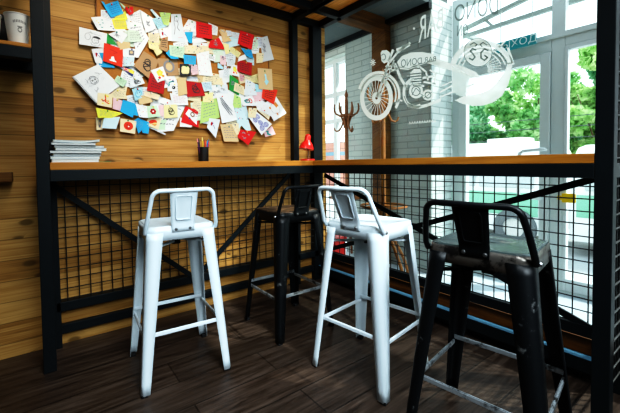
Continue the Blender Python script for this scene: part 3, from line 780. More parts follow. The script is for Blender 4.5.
        S.append((circ(.52, .52, .32, .30), .03, 'blue'))
    elif kind == 'comic': P.append(([(.0, .3), (.5, .1), (.9, .6), (.4, .9)], 'scarlet')); P.append(([(.3, .6), (.6, .35), (1, .7), (.9, 1), (.4, 1)], 'yellow')); S.append((circ(.35, .35, .18, .18), .09, 'rose'))
    elif kind == 'photo': P.append(([(.35, .2), (.68, .2), (.68, .8), (.35, .8)], 'ink')); P.append((circ(.51, .45, .1, .16, 9), 'tan'))
    elif kind == 'splash': P.append((circ(.45, .45, .30, .28, 9), 'scarlet')); P.append((circ(.62, .6, .16, .2, 8), 'orange')); S.append(([(.1, .8), (.9, .5)], .05, 'paleyellow'))
    elif kind == 'wave': P.append(([(.05, .62), (.3, .5), (.6, .6), (.95, .35), (.95, .55), (.6, .8), (.3, .68), (.05, .8)], 'teal'))
    elif kind == 'curl': S.append((circ(.4, .5, .2, .18), .06, 'teal')); S.append((circ(.65, .5, .12, .22), .05, 'scarlet')); P.append((circ(.3, .45, .18, .14, 8), 'pencil'))
    elif kind == 'redmark': P.append((circ(.32, .42, .09, .16, 9), 'darkred')); S.append(([(.5, .45), (.72, .62)], .03, 'navy')); P.append((circ(.42, .36, .05, .06, 7), 'navy'))
    elif kind == 'window': P.append(([(.28, .1), (.95, .3), (.88, .88), (.12, .45)], 'white')); S.append((circ(.58, .35, .12, .12), .05, 'brown')); P.append((circ(.42, .62, .06, .06, 7), 'navy'))
    return S, P

NOTES_DEPTH = []   # (bbox, height)
PINC = ['scarlet', 'yellow', 'navy', 'teal', 'green', 'white']
PINM = {k: plain('pin_'+k, NC[k], .25, 0, .02) for k in PINC}
notecount = [0]
def note(cr, quad, colr, mot, label, cat='note', name='note', pin=True, curl=None, extra=None):
    i = notecount[0]; notecount[0] += 1; rng = random.Random(100+i)
    ox, oy, sc = CR[cr]; px = [(ox+a/sc, oy+b/sc) for a, b in quad]
    bb = (min(p[0] for p in px), min(p[1] for p in px), max(p[0] for p in px), max(p[1] for p in px))
    lay = .0
    for b2, h2 in NOTES_DEPTH:
        ix = min(bb[2], b2[2])-max(bb[0], b2[0]); iy = min(bb[3], b2[3])-max(bb[1], b2[1])
        if ix > .8 and iy > .8: lay = max(lay, h2+.0016)
    lay = min(lay, .05); NOTES_DEPTH.append((bb, lay))
    y0 = -.0195-lay
    W = [at(u, v, 1, y0) for u, v in px]      # TL TR BR BL
    c = sum(W, Vector())/4
    cu = curl if curl is not None else rng.uniform(.001, .004)
    ph = rng.uniform(-1, 1)*.3
    def S(s, t, e=0.0):
        p = W[0]*(1-s)*(1-t)+W[1]*s*(1-t)+W[2]*s*t+W[3]*(1-s)*t
        return Vector((p.x-c.x, -(cu*(t*t*(1+ph*(s-.5)*2)) + .0015*math.sin(s*math.pi)*cu/.003)-e, p.z-c.z))
    m = MB(); n = 6
    m.loft([[S(j/n, k/n) for j in range(n+1)] for k in range(n+1)], closed=False)
    mats = [colr]; St, Pl = motif(mot, rng) if mot else ([], [])
    for k, (pts, cc) in enumerate(Pl):
        if cc not in mats: mats.append(cc)
        m.mi = mats.index(cc); cx_ = sum(p[0] for p in pts)/len(pts); cy_ = sum(p[1] for p in pts)/len(pts)
        for a, b in zip(pts, pts[1:]+pts[:1]): m.poly([S(cx_, cy_, .0007+.0001*k), S(*a, .0007+.0001*k), S(*b, .0007+.0001*k)])
    for pts, wd, cc in St:
        if cc not in mats: mats.append(cc)
        m.mi = mats.index(cc); wd = wd*1.45
        for a, b in zip(pts, pts[1:]):
            dx, dy = b[0]-a[0], b[1]-a[1]; L = math.hypot(dx, dy) or 1; nx_, ny_ = -dy/L*wd/2, dx/L*wd/2
            m.poly([S(a[0]+nx_, a[1]+ny_, .0016), S(b[0]+nx_, b[1]+ny_, .0016), S(b[0]-nx_, b[1]-ny_, .0016), S(a[0]-nx_, a[1]-ny_, .0016)])
    o = m.build(name, [nm(k) for k in mats], smooth=False)
    o.location = (c.x, y0, c.z); tag(o, label, cat, 'notes pinned to the board')
    if pin:
        pm = MB(); s, t = rng.uniform(.38, .62), rng.uniform(.08, .16); q = S(s, t)
        rot = Matrix.Rotation(math.radians(90), 3, 'X')
        pm.lathe([(0, .0075), (.003, .007), (.0048, .0045), (.0048, .002), (.0035, 0)], (q.x, q.y-.0003, q.z), 10, rot)
        pm.build('push_pin', PINM[rng.choice(PINC)], o)
    if extra: extra(o, S)
    return o

def spiral(o, S):
    m = MB()
    for k in range(22):
        t = .03+.94*k/21; p = S(.012, t, .001)
        m.tube([p+Vector((-.006, .002, -.004)), p+Vector((-.003, -.006, -.002)), p+Vector((.004, -.005, .003)), p+Vector((.006, -.001, .004))], .0012, 5)
    m.build('spiral_binding', nm('black'), o)
CR['Z'] = (70, 0, 2.696)
def zq(cx, cy, w, h, a):
    a = math.radians(a); c, s_ = math.cos(a), math.sin(a)
    return tuple((cx+c*x-s_*y, cy+s_*x+c*y) for x, y in ((-w/2,-h/2), (w/2,-h/2), (w/2,h/2), (-w/2,h/2)))
fillers = [
 (140,55,44,40,10,'white','text','white sheet peeking out between yellow notes and white tilted sheet'), (128,112,40,44,-8,'white','text','white sheet edge showing above the tan torn piece'),
 (160,104,34,40,14,'pgreen',None,'pale sheet edge under the long white sheet'), (225,70,34,42,-6,'white','text','white sheet showing between blue rolled strip and tall pencil figure'),
 (262,85,30,50,5,'white',None,'white strip showing left of the tall pencil figure sheet'), (238,120,34,40,20,'paleyellow','text','pale yellow sheet tucked behind the narrow kraft piece'),
 (318,96,46,34,8,'white','dots','white note below the sketch note and above the wide cream sheet'), (300,128,40,32,-10,'white','text','white note showing between mint note and wide cream sheet'),
 (385,130,36,30,12,'cream','text','cream note beneath the crumpled red note'), (402,150,32,34,-8,'pgreen',None,'pale green note behind the dark handwriting slip'), (415,118,40,30,25,'white','dots','white note beneath the tilted yellow note'),
 (438,112,34,28,-12,'pblue',None,'pale blue note left under the top-right red note'), (495,125,30,40,5,'white','text','white note between curved blue note and tall greyish sheet'),
 (300,200,36,30,6,'cream','text','cream note showing below the black bordered note'), (345,205,44,34,-6,'tan','dots','tan note below the tall white sheet with red pins'), (380,215,44,36,10,'cream','text','cream note left of the peach cream note'),
 (420,205,34,36,-10,'white','scrib','white note between rose drawing note and green crumpled note'), (240,210,40,36,8,'white','text','white sheet below the dark red note by the kraft papers'),
 (265,215,40,40,-12,'white','dots','white sheet showing right of the dark red note by the kraft papers'), (160,215,50,40,15,'white','text','white sheet right of the sketchbook corner'), (150,175,46,30,30,'cool','scrib','white scrap under the comic style scrap'),
 (110,245,44,36,-10,'pink','dots','pink sheet edge above the bright blue lower note'), (135,240,36,36,12,'cream','text','cream sheet edge above the bright blue lower note right side'), (205,255,60,40,6,'white','text','white sheet between the folded tan paper and the large poster'),
 (175,275,40,40,-8,'cool','text','white sheet edge behind the white note with orange dots'), (235,290,40,50,10,'white',None,'white sheet edge left of the large poster'), (300,245,50,44,-10,'white','text','white sheet left of the middle cream slip'),
 (335,255,40,36,12,'cream','dots','cream note beneath the middle dark red note'), (345,300,36,50,-6,'pgreen','text','pale green sheet right of the red envelope'), (385,275,40,44,14,'paleyellow','text','yellow sheet edge above the fern drawing'),
 (400,245,50,36,-10,'white','scrib','white sheet above the fern drawing'), (440,265,36,40,10,'white','dots','white scrap between fern drawing and light green slip'), (455,300,46,50,-14,'pblue','dots','pale blue scrap right of fern drawing lower half'),
 (440,335,40,40,8,'cream','text','cream scrap under the colourful scrap at the bottom'), (475,262,44,40,12,'white','scrib','white scrap above the cream note with pink pin'), (505,255,40,36,-8,'pink','reddots','pinkish speckled scrap left of the bright red right note'),
 (470,205,34,36,-14,'cream','text','cream scrap between dark red note and kraft arrow paper'), (375,320,34,30,10,'cool','dots','white scrap between green sheet and pointed card'), (430,150,34,36,6,'cool','text','bluish white scrap below tilted yellow note'), (190,190,40,36,-20,'white','dots','white scrap showing left of the dark red lower note'),
 (85,160,30,36,-5,'cool',None,'bluish white scrap left behind the orange-red note'), (350,130,40,30,4,'white','dots','white scrap right of the mint green note'),
]
exec_notes = [('Z', zq(*f[:5]), *f[5:]) for f in fillers] + [
 # (crop, quad TL TR BR BL, colour, motif, label)
 ('A', ((318,100),(400,110),(450,240),(320,190)), 'cool', 'text', 'white sheet mostly hidden under the bright blue top-left note'),
 ('A', ((215,178),(440,165),(590,330),(285,312)), 'white', 'dots', 'white sheet with pastel scribbles and pink spot, below the blue note'),
 ('A', ((505,20),(530,35),(580,80),(560,92)), 'mint', None, 'thin pale green strip between blue note and red scrap at top'),
 ('A', ((540,95),(570,110),(595,205),(440,210)), 'lemon', 'text', 'yellow note peeking out right under the blue note'),
 ('A', ((430,195),(575,205),(592,300),(460,305)), 'yellow', 'text', 'deep yellow square note hanging below the blue note'),
 ('A', ((370,45),(495,5),(553,140),(430,185)), 'blue', 'textnavy', 'bright blue square note at the top left of the board'),
 ('A', ((322,10),(352,22),(440,178),(418,182)), 'blue', None, 'narrow curled blue strip at the top left corner'),
 ('B', ((75,165),(205,100),(250,290),(90,210)), 'white', 'text', 'white sheet below the red scrap at the top'),
 ('B', ((50,75),(135,70),(138,140),(95,160)), 'red', 'scrib', 'small crumpled red scrap at the top edge of the board'),
 ('F', ((60,-140),(215,-120),(300,40),(190,232)), 'white', 'text', 'long white sheet behind the pale green note'),
 ('B', ((80,310),(200,320),(235,430),(85,440)), 'pgreen', 'text', 'pale green note on the long white sheet'),
 ('B', ((205,100),(335,185),(372,298),(262,345)), 'white', 'scrib', 'tilted white sheet left of the pale blue rolled one'),
 ('B', ((330,195),(440,170),(482,270),(395,305)), 'lblue', 'text', 'light blue note under the rolled strip at the top'),
 ('B', ((310,100),(332,94),(425,192),(398,210)), 'pblue', None, 'pale blue rolled paper strip at the top edge'),
 ('B', ((405,125),(525,135),(500,265),(450,255)), 'lime', 'text', 'yellow-green note left of the tall white drawing at top'),
 ('B', ((395,300),(490,280),(510,420),(430,430)), 'white', 'redmark', 'white note with red mark under the light blue note'),
 ('E', ((222,145),(352,135),(330,300),(262,285)), 'white', 'redmark', 'white card half hidden behind the large orange-red note'),
 ('A', ((383,338),(440,398),(492,472),(380,448)), 'green', None, 'dark green scrap above the large orange-red note'),
 ('A', ((95,278),(385,348),(372,500),(95,458)), 'white', 'portrait', 'white landscape sheet with ink drawing of a head, leftmost on the board'),
 ('E', ((475,65),(622,75),(622,135),(515,155)), 'tan', None, 'tan torn paper piece right of the dark green scrap'),
 ('E', ((395,-10),(520,-55),(597,0),(535,88)), 'white', 'scrib', 'white card tilted above the tan torn piece'),
 ('F', ((30,130),(205,150),(195,235),(30,225)), 'white', 'photo', 'white card with small dark portrait picture'),
 ('F', ((40,210),(150,230),(140,320),(45,325)), 'pblue', 'dots', 'pale blue patterned card below the portrait picture card'),
 ('F', ((0,330),(60,320),(150,375),(130,430)), 'navy', 'comic', 'small red and yellow comic style scrap'),
 ('E', ((298,183),(352,185),(470,340),(298,330)), 'blue', None, 'blue note sticking out below the orange-red note'),
 ('E', ((352,80),(552,150),(540,335),(340,270)), 'scarlet', 'hat', 'large orange-red note with white hat drawn on it'),
 ('F', ((290,60),(412,70),(432,190),(300,135)), 'paleyellow', 'dots', 'pale yellow note with coloured dots above the kraft papers'),
 ('B', ((290,340),(412,345),(402,445),(300,430)), 'cream', 'text', 'cream note over the pale yellow dotted note'),
 ('F', ((345,155),(395,135),(430,190),(380,216)), 'paleyellow', None, 'small yellow slip above the kraft papers'),
 ('F', ((425,35),(497,15),(492,182),(402,142)), 'kraft', 'darktext', 'narrow brown kraft piece left of the tall white drawing'),
 ('F', ((385,240),(592,248),(610,420),(420,430)), 'kraft', 'ring', 'brown kraft paper with a grey ring drawn on it'),
 ('F', ((245,165),(400,265),(320,470),(140,320)), 'kraft', 'inkscrib', 'large tilted brown kraft paper with black ink drawing'),
 ('K', ((0,150),(120,120),(152,190),(0,242)), 'cool', 'inkscrib', 'white scrap with dark drawing below the kraft papers'),
 ('I', ((420,245),(530,170),(600,300),(450,295)), 'cream', 'text', 'cream slip right of the spiral sketchbook page'),
 ('I', ((22,72),(290,-60),(520,160),(265,345)), 'white', 'sketch', 'big white spiral sketchbook page with faint pencil drawings'),
 ('I', ((490,55),(592,115),(545,180),(455,110)), 'mint', 'text', 'pale green slip at the right corner of the spiral sketchbook'),
 ('C', ((190,95),(275,125),(270,240),(130,190)), 'white', 'dots', 'white note left of the upper red square note'),
 ('C', ((200,240),(282,245),(382,330),(235,350)), 'white', 'scrib', 'white note with grey sketch below the upper red note'),
 ('C', ((10,42),(112,40),(160,335),(15,322)), 'cool', 'figure', 'tall white sheet with grey pencil figure near the top centre'),
 ('C', ((148,228),(235,228),(228,345),(195,342)), 'blue', None, 'bent blue strip right of the tall pencil figure sheet'),
 ('C', ((395,130),(497,175),(487,265),(425,255)), 'white', 'text', 'white note tucked behind the upper red square note'),
 ('C', ((500,205),(562,200),(617,300),(530,262)), 'tan', 'dots', 'tan note right of the white one at the top edge'),
 ('G', ((145,0),(400,10),(402,90),(150,92)), 'cream', 'dots', 'wide cream sheet with coloured dots in the upper middle'),
 ('G', ((272,90),(402,60),(440,325),(298,312)), 'white', 'reddots', 'tall white sheet with red pins in the middle of the board'),
 ('G', ((388,88),(472,105),(462,172),(390,152)), 'white', 'darktext', 'small white slip with dark handwriting left of centre cork patch'),
 ('C', ((415,320),(505,285),(577,412),(395,388)), 'red', 'scrib', 'crumpled red note below the upper red square note'),
 ('C', ((270,115),(432,155),(435,305),(270,280)), 'red', 'darktext', 'upper red square note with dark writing near the top centre'),
 ('F', ((470,185),(520,140),(612,250),(525,247)), 'blue', None, 'blue note half hidden under the mint green one'),
 ('G', ((-10,0),(150,20),(145,140),(0,108)), 'mint', 'text', 'mint green note with handwriting in the upper middle'),
 ('G', ((138,100),(270,115),(265,205),(145,195)), 'blue', 'text', 'blue square note right of the mint green note'),
 ('G', ((188,180),(282,208),(292,300),(228,312)), 'pink', 'text', 'pink note below the blue square in the middle'),
 ('G', ((100,195),(218,212),(212,315),(102,314)), 'black', 'border', 'pale yellow note inside a thick black border'),
 ('D', ((60,55),(116,60),(122,112),(75,115)), 'cool', 'textnavy', 'small bluish white note at the top edge left of three notes'),
 ('D', ((118,68),(202,85),(192,138),(130,135)), 'cool', 'text', 'small white note left of the red note by the top edge'),
 ('D', ((0,40),(60,60),(117,165),(28,182)), 'tan', 'dots', 'tan note with green dot above the crumpled red one'),
 ('D', ((28,188),(92,200),(97,292),(58,305)), 'paleyellow', None, 'pale yellow slip right of the crumpled red note'),
 ('D', ((110,213),(217,292),(185,342),(92,268)), 'paleyellow', 'text', 'tilted pale yellow note with blue pin on bare cork'),
 ('D', ((355,122),(422,130),(380,242),(332,258)), 'pgreen', 'dots', 'pale note with tan patch right of the top-right red note'),
 ('D', ((380,120),(440,130),(445,235),(400,240)), 'cool', 'textnavy', 'small grey-blue note behind the tall white sheet at top right'),
 ('D', ((415,132),(490,112),(557,357),(440,382)), 'grey', 'scrib', 'tall greyish white sheet at the top right corner'),
 ('D', ((210,55),(352,105),(325,257),(180,195)), 'red', 'darktext', 'red note with dark writing by the top right corner'),
 ('D', ((250,330),(352,338),(352,420),(290,400)), 'pblue', 'text', 'pale blue slip under the curved blue note'),
 ('D', ((195,330),(260,300),(280,350),(180,380)), 'white', None, 'white torn corner left of the curved blue note'),
 ('D', ((215,235),(325,260),(345,350),(270,322)), 'blue', 'textnavy', 'curved bright blue note below the top-right red note'),
 ('D', ((375,285),(452,295),(440,390),(375,395)), 'cream', 'dots', 'cream slip with pins left of tall greyish sheet foot'),
 ('D', ((0,310),(62,330),(62,412),(0,412)), 'pink', 'scrib', 'pinkish white note with faint rose drawing right of centre'),
 ('D', ((68,342),(147,345),(152,425),(70,425)), 'cool', 'text', 'white slip beside the rose drawing note'),
 ('G', ((495,180),(552,230),(547,252),(488,240)), 'lblue', None, 'thin light blue slip under the rose drawing note'),
 ('G', ((558,198),(617,250),(602,337),(548,322)), 'cool', 'text', 'white note beside the dark green scrap on the right half'),
 ('H', ((95,40),(152,48),(167,150),(95,130)), 'white', 'yflower', 'white card with yellow and orange blossoms left of the dark red note'),
 ('H', ((250,150),(332,118),(337,207),(268,192)), 'paleyellow', 'text', 'pale yellow note beneath the dark red right-hand note'),
 ('H', ((175,118),(232,150),(212,192),(170,182)), 'rose', 'text', 'rose pink slip beneath the dark red right-hand note'),
 ('H', ((155,0),(282,25),(275,140),(150,100)), 'darkred', 'darktext', 'dark red square note left of the kraft arrow paper'),
 ('H', ((85,128),(162,178),(167,312),(80,262)), 'green', 'scrib', 'dark green crumpled note on the right half of the board'),
 ('H', ((225,165),(312,210),(322,312),(213,312)), 'cool', 'dots', 'white note with faint dots right of the green crumpled one'),
 ('H', ((130,195),(212,235),(212,312),(118,270)), 'cream', 'text', 'cream note lying on the green crumpled note'),
 ('H', ((308,208),(342,220),(377,277),(313,282)), 'lblue', None, 'small blue slip left under the kraft arrow paper'),
 ('O', ((200,15),(285,55),(342,180),(222,120)), 'white', 'reddots', 'white sheet speckled with pink dots under the bright red right note'),
 ('O', ((245,95),(335,165),(318,205),(228,130)), 'cream', 'text', 'creamy sheet edge above the purple ink drawing'),
 ('O', ((380,10),(467,150),(362,217),(275,70)), 'white', 'orangedraw', 'white sheet with orange paint marks at the right edge'),
 ('H', ((375,258),(507,262),(472,392),(365,332)), 'scarlet', 'darktext', 'bright red note overlapping the orange-painted sheet at right'),
 ('H', ((330,70),(455,80),(465,266),(340,255)), 'tan', 'arrow', 'kraft paper with pale blue arrow shape at the right edge'),
 ('H', ((195,325),(282,310),(322,402),(200,402)), 'white', 'curl', 'white scrap with grey and teal curls at the right centre'),
 ('M', ((380,28),(482,30),(502,102),(398,100)), 'cream', 'dots', 'peach cream note with pins in the right centre'),
 ('M', ((428,108),(542,98),(547,192),(478,192)), 'cool', 'scrib', 'white note with grey sketch left of the green crumpled one'),
 ('M', ((200,258),(267,250),(262,400),(168,322)), 'cream', 'text', 'cream slip below the middle dark red note'),
 ('M', ((280,188),(402,178),(396,287),(288,282)), 'paleyellow', 'dots', 'pale yellow note right under the middle dark red note'),
 ('M', ((270,75),(375,68),(387,160),(300,172)), 'pblue', 'textnavy', 'small pale blue note right of the middle dark red note'),
 ('M', ((130,10),(230,20),(240,70),(120,62)), 'cool', 'dots', 'pale scrap with dots above the middle dark red note'),
 ('M', ((115,60),(275,85),(310,215),(125,227)), 'darkred', 'inkscrib', 'middle dark red note with black inked swirls'),
 ('N', ((120,-40),(282,-70),(306,130),(103,192)), 'lime', 'text', 'large light green sheet left of the fern drawing'),
 ('N', ((455,-10),(520,0),(590,140),(500,250)), 'pblue', 'dots', 'pale blue sheet with scribbles right of the fern drawing'),
 ('H', ((125,300),(180,330),(190,420),(110,420)), 'lime', 'dots', 'light green slip below the dark green crumpled note'),
 ('N', ((270,-110),(410,-120),(490,155),(330,190)), 'white', 'fern', 'white sheet with dark pencil fern drawing'),
 ('N', ((200,135),(312,150),(265,342),(173,232)), 'cool', 'redmark', 'white pointed card with red mark at the bottom edge'),
 ('N', ((312,200),(472,200),(502,382),(350,377)), 'tan', 'text', 'tan paper hanging below the fern drawing'),
 ('N', ((430,200),(502,190),(510,300),(480,310)), 'cream', 'dots', 'colourful scrap between the tan paper and bottom red note'),
 ('O', ((70,225),(150,200),(175,290),(140,300)), 'pblue', None, 'pale blue corner above the bottom red note'),
 ('O', ((85,285),(217,305),(150,415),(60,347)), 'red', 'scrib', 'red note lowest at the bottom edge of the board'),
 ('O', ((345,255),(377,325),(290,347),(278,312)), 'pink', 'wave', 'pink slip with teal wave at the lower right corner'),
 ('O', ((210,130),(347,240),(260,332),(155,187)), 'white', 'purple', 'white sheet with purple ink pattern at lower right'),
 ('O', ((155,105),(226,110),(210,190),(148,185)), 'cream', 'dots', 'cream note with pink pin above the purple pattern sheet'),
 ('L', ((165,0),(470,110),(345,370),(180,385)), 'white', 'text', 'large white poster sheet at the bottom centre'),
 ('K', ((410,288),(592,320),(602,415),(438,415)), 'white', 'textred', 'white sheet with faint red line above the scribbled yellow note'),
 ('L', ((415,230),(550,290),(530,335),(410,328)), 'white', None, 'white card peeking out below the red envelope'),
 ('L', ((470,115),(602,160),(606,337),(422,282)), 'red', 'window', 'red envelope with white card inside at the bottom'),
 ('L', ((190,110),(247,100),(242,227),(198,212)), 'pink', None, 'pink slip left of the scribbled yellow note'),
 ('L', ((245,105),(385,95),(390,230),(250,242)), 'paleyellow', 'inkscrib', 'pale yellow square note with black looping scribble'),
 ('K', ((20,250),(130,230),(132,332),(55,372)), 'lblue', 'eyes', 'light blue scrap with two dark dots like eyes'),
 ('K', ((75,320),(182,310),(242,382),(98,415)), 'tan', None, 'folded tan paper beside the light blue eyed scrap'),
 ('K', ((150,272),(312,308),(290,362),(148,322)), 'cream', 'textred', 'cream strip with blue end under the red note'),
 ('K', ((210,75),(362,170),(345,302),(172,262)), 'darkred', 'darktext', 'dark red note below the kraft papers'),
 ('K', ((215,55),(340,13),(387,140),(285,182)), 'white', 'yflower', 'white card with yellow blob pictures over the kraft papers'),
 ('K', ((385,160),(482,150),(502,270),(388,272)), 'white', 'mountain', 'white card with teal arc and black blot'),
 ('K', ((488,135),(577,128),(592,300),(498,322)), 'tan', None, 'tan folded paper left of the middle dark red note'),
 ('J', ((468,90),(602,118),(602,237),(508,230)), 'white', 'dots', 'white note with orange dots beside the bright blue notes'),
 ('L', ((70,115),(172,108),(212,220),(83,237)), 'mint', 'flower', 'mint green note with dark red flower'),
 ('L', ((75,330),(190,350),(270,405),(260,415)), 'grey', None, 'thin grey sheet edge at the bottom under the orange card'),
 ('L', ((220,253),(287,260),(265,362),(188,357)), 'mint', None, 'light green note beside the orange splashed card'),
 ('L', ((85,240),(222,238),(190,357),(53,312)), 'cream', 'splash', 'card splashed with orange and red paint at the bottom'),
 ('J', ((240,30),(342,58),(312,167),(233,142)), 'pink', 'reddots', 'pink note left of the bright blue notes'),
 ('J', ((465,85),(480,120),(497,217),(440,205)), 'blue', None, 'narrow blue edge behind the bright blue lower note'),
 ('J', ((340,48),(467,88),(442,237),(310,170)), 'blue', None, 'bright blue blank note at the lower left'),
 ('J', ((510,240),(622,290),(602,402),(538,392)), 'blue', None, 'right one of two bright blue bottom notes'),
 ('J', ((455,260),(502,233),(577,310),(500,402)), 'blue', 'text', 'left one of two bright blue bottom notes with crease'),
 ('J', ((315,240),(482,270),(465,402),(308,377)), 'cream', 'reddisc', 'cream card with big red round face at the bottom'),
 ('I', ((285,235),(442,250),(430,392),(278,362)), 'cream', 'pattern', 'cream card with yellow and red pattern below the sketchbook'),
 ('J', ((60,230),(137,240),(130,362),(68,362)), 'cream', 'photo', 'small cream card with grey strip at the bottom left corner'),
 ('J', ((60,130),(342,187),(230,237),(83,237)), 'lemon', 'text', 'wide lemon yellow note at the bottom left'),
 ('J', ((145,235),(312,225),(270,352),(122,342)), 'pblue', None, 'curled light blue blank note at the bottom left'),
]
for row in exec_notes:
    note(*row, pin=(row[3] is not None and notecount[0] % 3 != 1), extra=spiral if 'spiral sketchbook page with' in row[4] else None)

# ------------------------------------------------------------------ white film drawing on the glass
dc = thing('window_lettering', 'white motorcycle drawing and mirrored letters stuck on the glass', 'window sticker')
XG = -.003
def gpt(u, v, x=XG): return at(u, v, 0, x)
def stroke(m, pts, wpx, x=XG):
    for a, b in zip(pts, pts[1:]):
        dx, dy = b[0]-a[0], b[1]-a[1]; L = math.hypot(dx, dy) or 1; nx, ny = -dy/L*wpx/2, dx/L*wpx/2
        ex, ey = dx/L*wpx*.2, dy/L*wpx*.2
        m.poly([gpt(a[0]+nx-ex, a[1]+ny-ey, x), gpt(b[0]+nx+ex, b[1]+ny+ey, x), gpt(b[0]-nx+ex, b[1]-ny+ey, x), gpt(a[0]-nx-ex, a[1]-ny-ey, x)])
def fill(m, pts, x=XG): m.poly([gpt(u, v, x) for u, v in pts])
def ring(m, c, ro, ri, a0=0, a1=360, n=40, x=XG, co=None):
    c2 = co or c
    for k in range(n):
        a, b = math.radians(a0+(a1-a0)*k/n), math.radians(a0+(a1-a0)*(k+1)/n)
        m.poly([gpt(c[0]+ro[0]*math.cos(a), c[1]+ro[1]*math.sin(a), x), gpt(c[0]+ro[0]*math.cos(b), c[1]+ro[1]*math.sin(b), x), gpt(c2[0]+ri[0]*math.cos(b), c2[1]+ri[1]*math.sin(b), x), gpt(c2[0]+ri[0]*math.cos(a), c2[1]+ri[1]*math.sin(a), x)])
# front wheel
m = MB(); W0 = (376.5, 98)
ring(m, W0, (16.5, 22.5), (12.3, 17.5))
ring(m, (379, 95), (21.5, 24), (19.0, 21), 195, 395, 30)
ring(m, (378.5, 95), (18.2, 20.6), (16.6, 19), 190, 380, 30)
ring(m, W0, (4.6, 6), (1.2, 1.5), n=16)
for k in range(22):
    a = math.radians(k*360/22+5); stroke(m, [(W0[0]+4*math.cos(a), W0[1]+5.4*math.sin(a)), (W0[0]+12.4*math.cos(a+.25), W0[1]+17.6*math.sin(a+.25))], .55)
m.build('front_wheel', FILM, dc, smooth=False)
# fork, headlamp, handlebar
m = MB()
stroke(m, [(377, 97), (386, 72), (390, 58), (393, 50)], 2.4); stroke(m, [(380, 97), (389, 74), (394, 60)], 1.4)
fill(m, [(380.5, 53), (382, 50.5), (386.5, 50), (390, 52.5), (390.5, 57), (388, 62), (384, 63.5), (381.5, 61)])
stroke(m, [(390, 62), (397, 53), (404, 47), (410, 43)], 2.0); stroke(m, [(397, 50), (403, 48), (409, 44.5)], 3.4)
stroke(m, [(386, 66), (391, 71), (398, 68)], 2.0); stroke(m, [(385, 70), (390, 66), (396, 64)], 1.6); stroke(m, [(393, 62), (396, 70)], 2.0)
for k in range(4): a = k*math.pi/4; stroke(m, [(373-2.6*math.cos(a), 62.5-3.4*math.sin(a)), (373+2.6*math.cos(a), 62.5+3.4*math.sin(a))], .9)
frk = m.build('front_fork', FILM, dc, smooth=False)
# tank, frame, engine
m = MB()
fill(m, [(397, 62), (402, 56), (411, 52.5), (422, 52), (433, 54), (437, 57), (436, 61), (428, 62.5), (418, 66), (408, 70), (400, 69)])
tnk = m.build('fuel_tank', FILM, dc, smooth=False)
m = MB()
stroke(m, [(396, 66), (400, 77), (406, 87)], 2.6); stroke(m, [(412, 66), (420, 67), (426, 72), (428, 80)], 1.8)
ring(m, (415, 93), (12.5, 15.5), (9.8, 12.2), 60, 265, 26)
stroke(m, [(408, 105), (418, 107.5), (428, 105), (440, 100)], 3.0)
ring(m, (416, 91), (7, 7.5), (0.1, .1), n=18); ring(m, (428, 95), (5.6, 5.6), (3.4, 3.6), n=18); ring(m, (428, 95), (2.4, 2.4), (.1, .1), n=12)
for k in range(5): stroke(m, [(410.5, 73+k*2.6), (421, 72+k*2.6)], 1.4)
fill(m, [(411, 72), (414, 69), (420, 69), (421.5, 72)]); stroke(m, [(423, 78), (434, 76)], 2.2); stroke(m, [(424, 82), (436, 84)], 1.8); stroke(m, [(409, 84), (424, 86)], 2.0)
stroke(m, [(430, 70), (436, 74), (434, 84)], 1.6); stroke(m, [(396, 104), (399, 100), (402, 101)], 1.6)
eng = m.build('engine', FILM, dc, smooth=False)
m = MB()
ring(m, (416, 91), (4.6, 5), (3.8, 4.2), n=18, x=XG-.002)
for k in range(5): stroke(m, [(411, 73.9+k*2.6), (420.5, 72.9+k*2.6)], .5, XG-.002)
stroke(m, [(412, 95), (416, 88), (420, 92)], .7, XG-.002); stroke(m, [(404, 96), (407, 103), (413, 106)], .6, XG-.002); stroke(m, [(424, 98), (432, 92)], .5, XG-.002)
stroke(m, [(412, 81.5), (414, 87)], .5, XG-.002); stroke(m, [(419, 93), (424, 96)], .5, XG-.002)
m.build('engine_marking', FILMGREY, eng, smooth=False)
m = MB(); ring(m, (383.5, 57), (2.4, 3.4), (1.7, 2.6), 200, 480, 14, x=XG-.002); m.build('headlamp_ring', FILMGREY, frk, smooth=False)
m = MB(); stroke(m, [(399, 67), (409, 68.5), (420, 64), (434, 61)], .5, XG-.002); m.build('tank_trim', FILMGREY, tnk, smooth=False)
# rear wheel, oval badge
m = MB(); R0 = (480, 72)
R0 = (482, 73)
band_o = [(455, 100.5), (463, 104), (473, 106), (483, 105.5), (493, 102.5), (502, 96), (508, 85), (511.5, 73), (512, 62)]
band_i = [(455, 100.2), (464, 96), (474, 94.5), (483, 92.5), (490, 89), (496, 83.5), (501, 77), (505, 71), (508, 63)]
for k in range(8): m.poly([gpt(*band_o[k]), gpt(*band_o[k+1]), gpt(*band_i[k+1]), gpt(*band_i[k])])
ring(m, R0, (33, 33), (27.5, 27.5), 196, 342, 30); ring(m, R0, (25.5, 25.5), (24, 24), 192, 340, 26); ring(m, R0, (21.5, 21.5), (20.3, 20.3), 190, 335, 24)
fill(m, [(430, 57), (446, 62), (462, 66), (476, 72), (481, 78), (470, 77), (452, 71), (430, 64)]); stroke(m, [(428, 62), (440, 64)], 3.0)
stroke(m, [(440, 92), (456, 84), (470, 77)], 1.6); stroke(m, [(440, 97), (458, 90), (474, 84)], 1.6); stroke(m, [(442, 86), (458, 79)], 1.2)
stroke(m, [(499, 47), (505, 41.5)], 1.6); stroke(m, [(508, 48), (513, 64)], 2.6)
for k in range(9): a = math.radians(-48+k*9); stroke(m, [(R0[0]+6*math.cos(a), R0[1]-4+6*math.sin(a)), (R0[0]+20*math.cos(a), R0[1]+20.5*math.sin(a))], .8)
m.build('rear_wheel', FILM, dc, smooth=False)
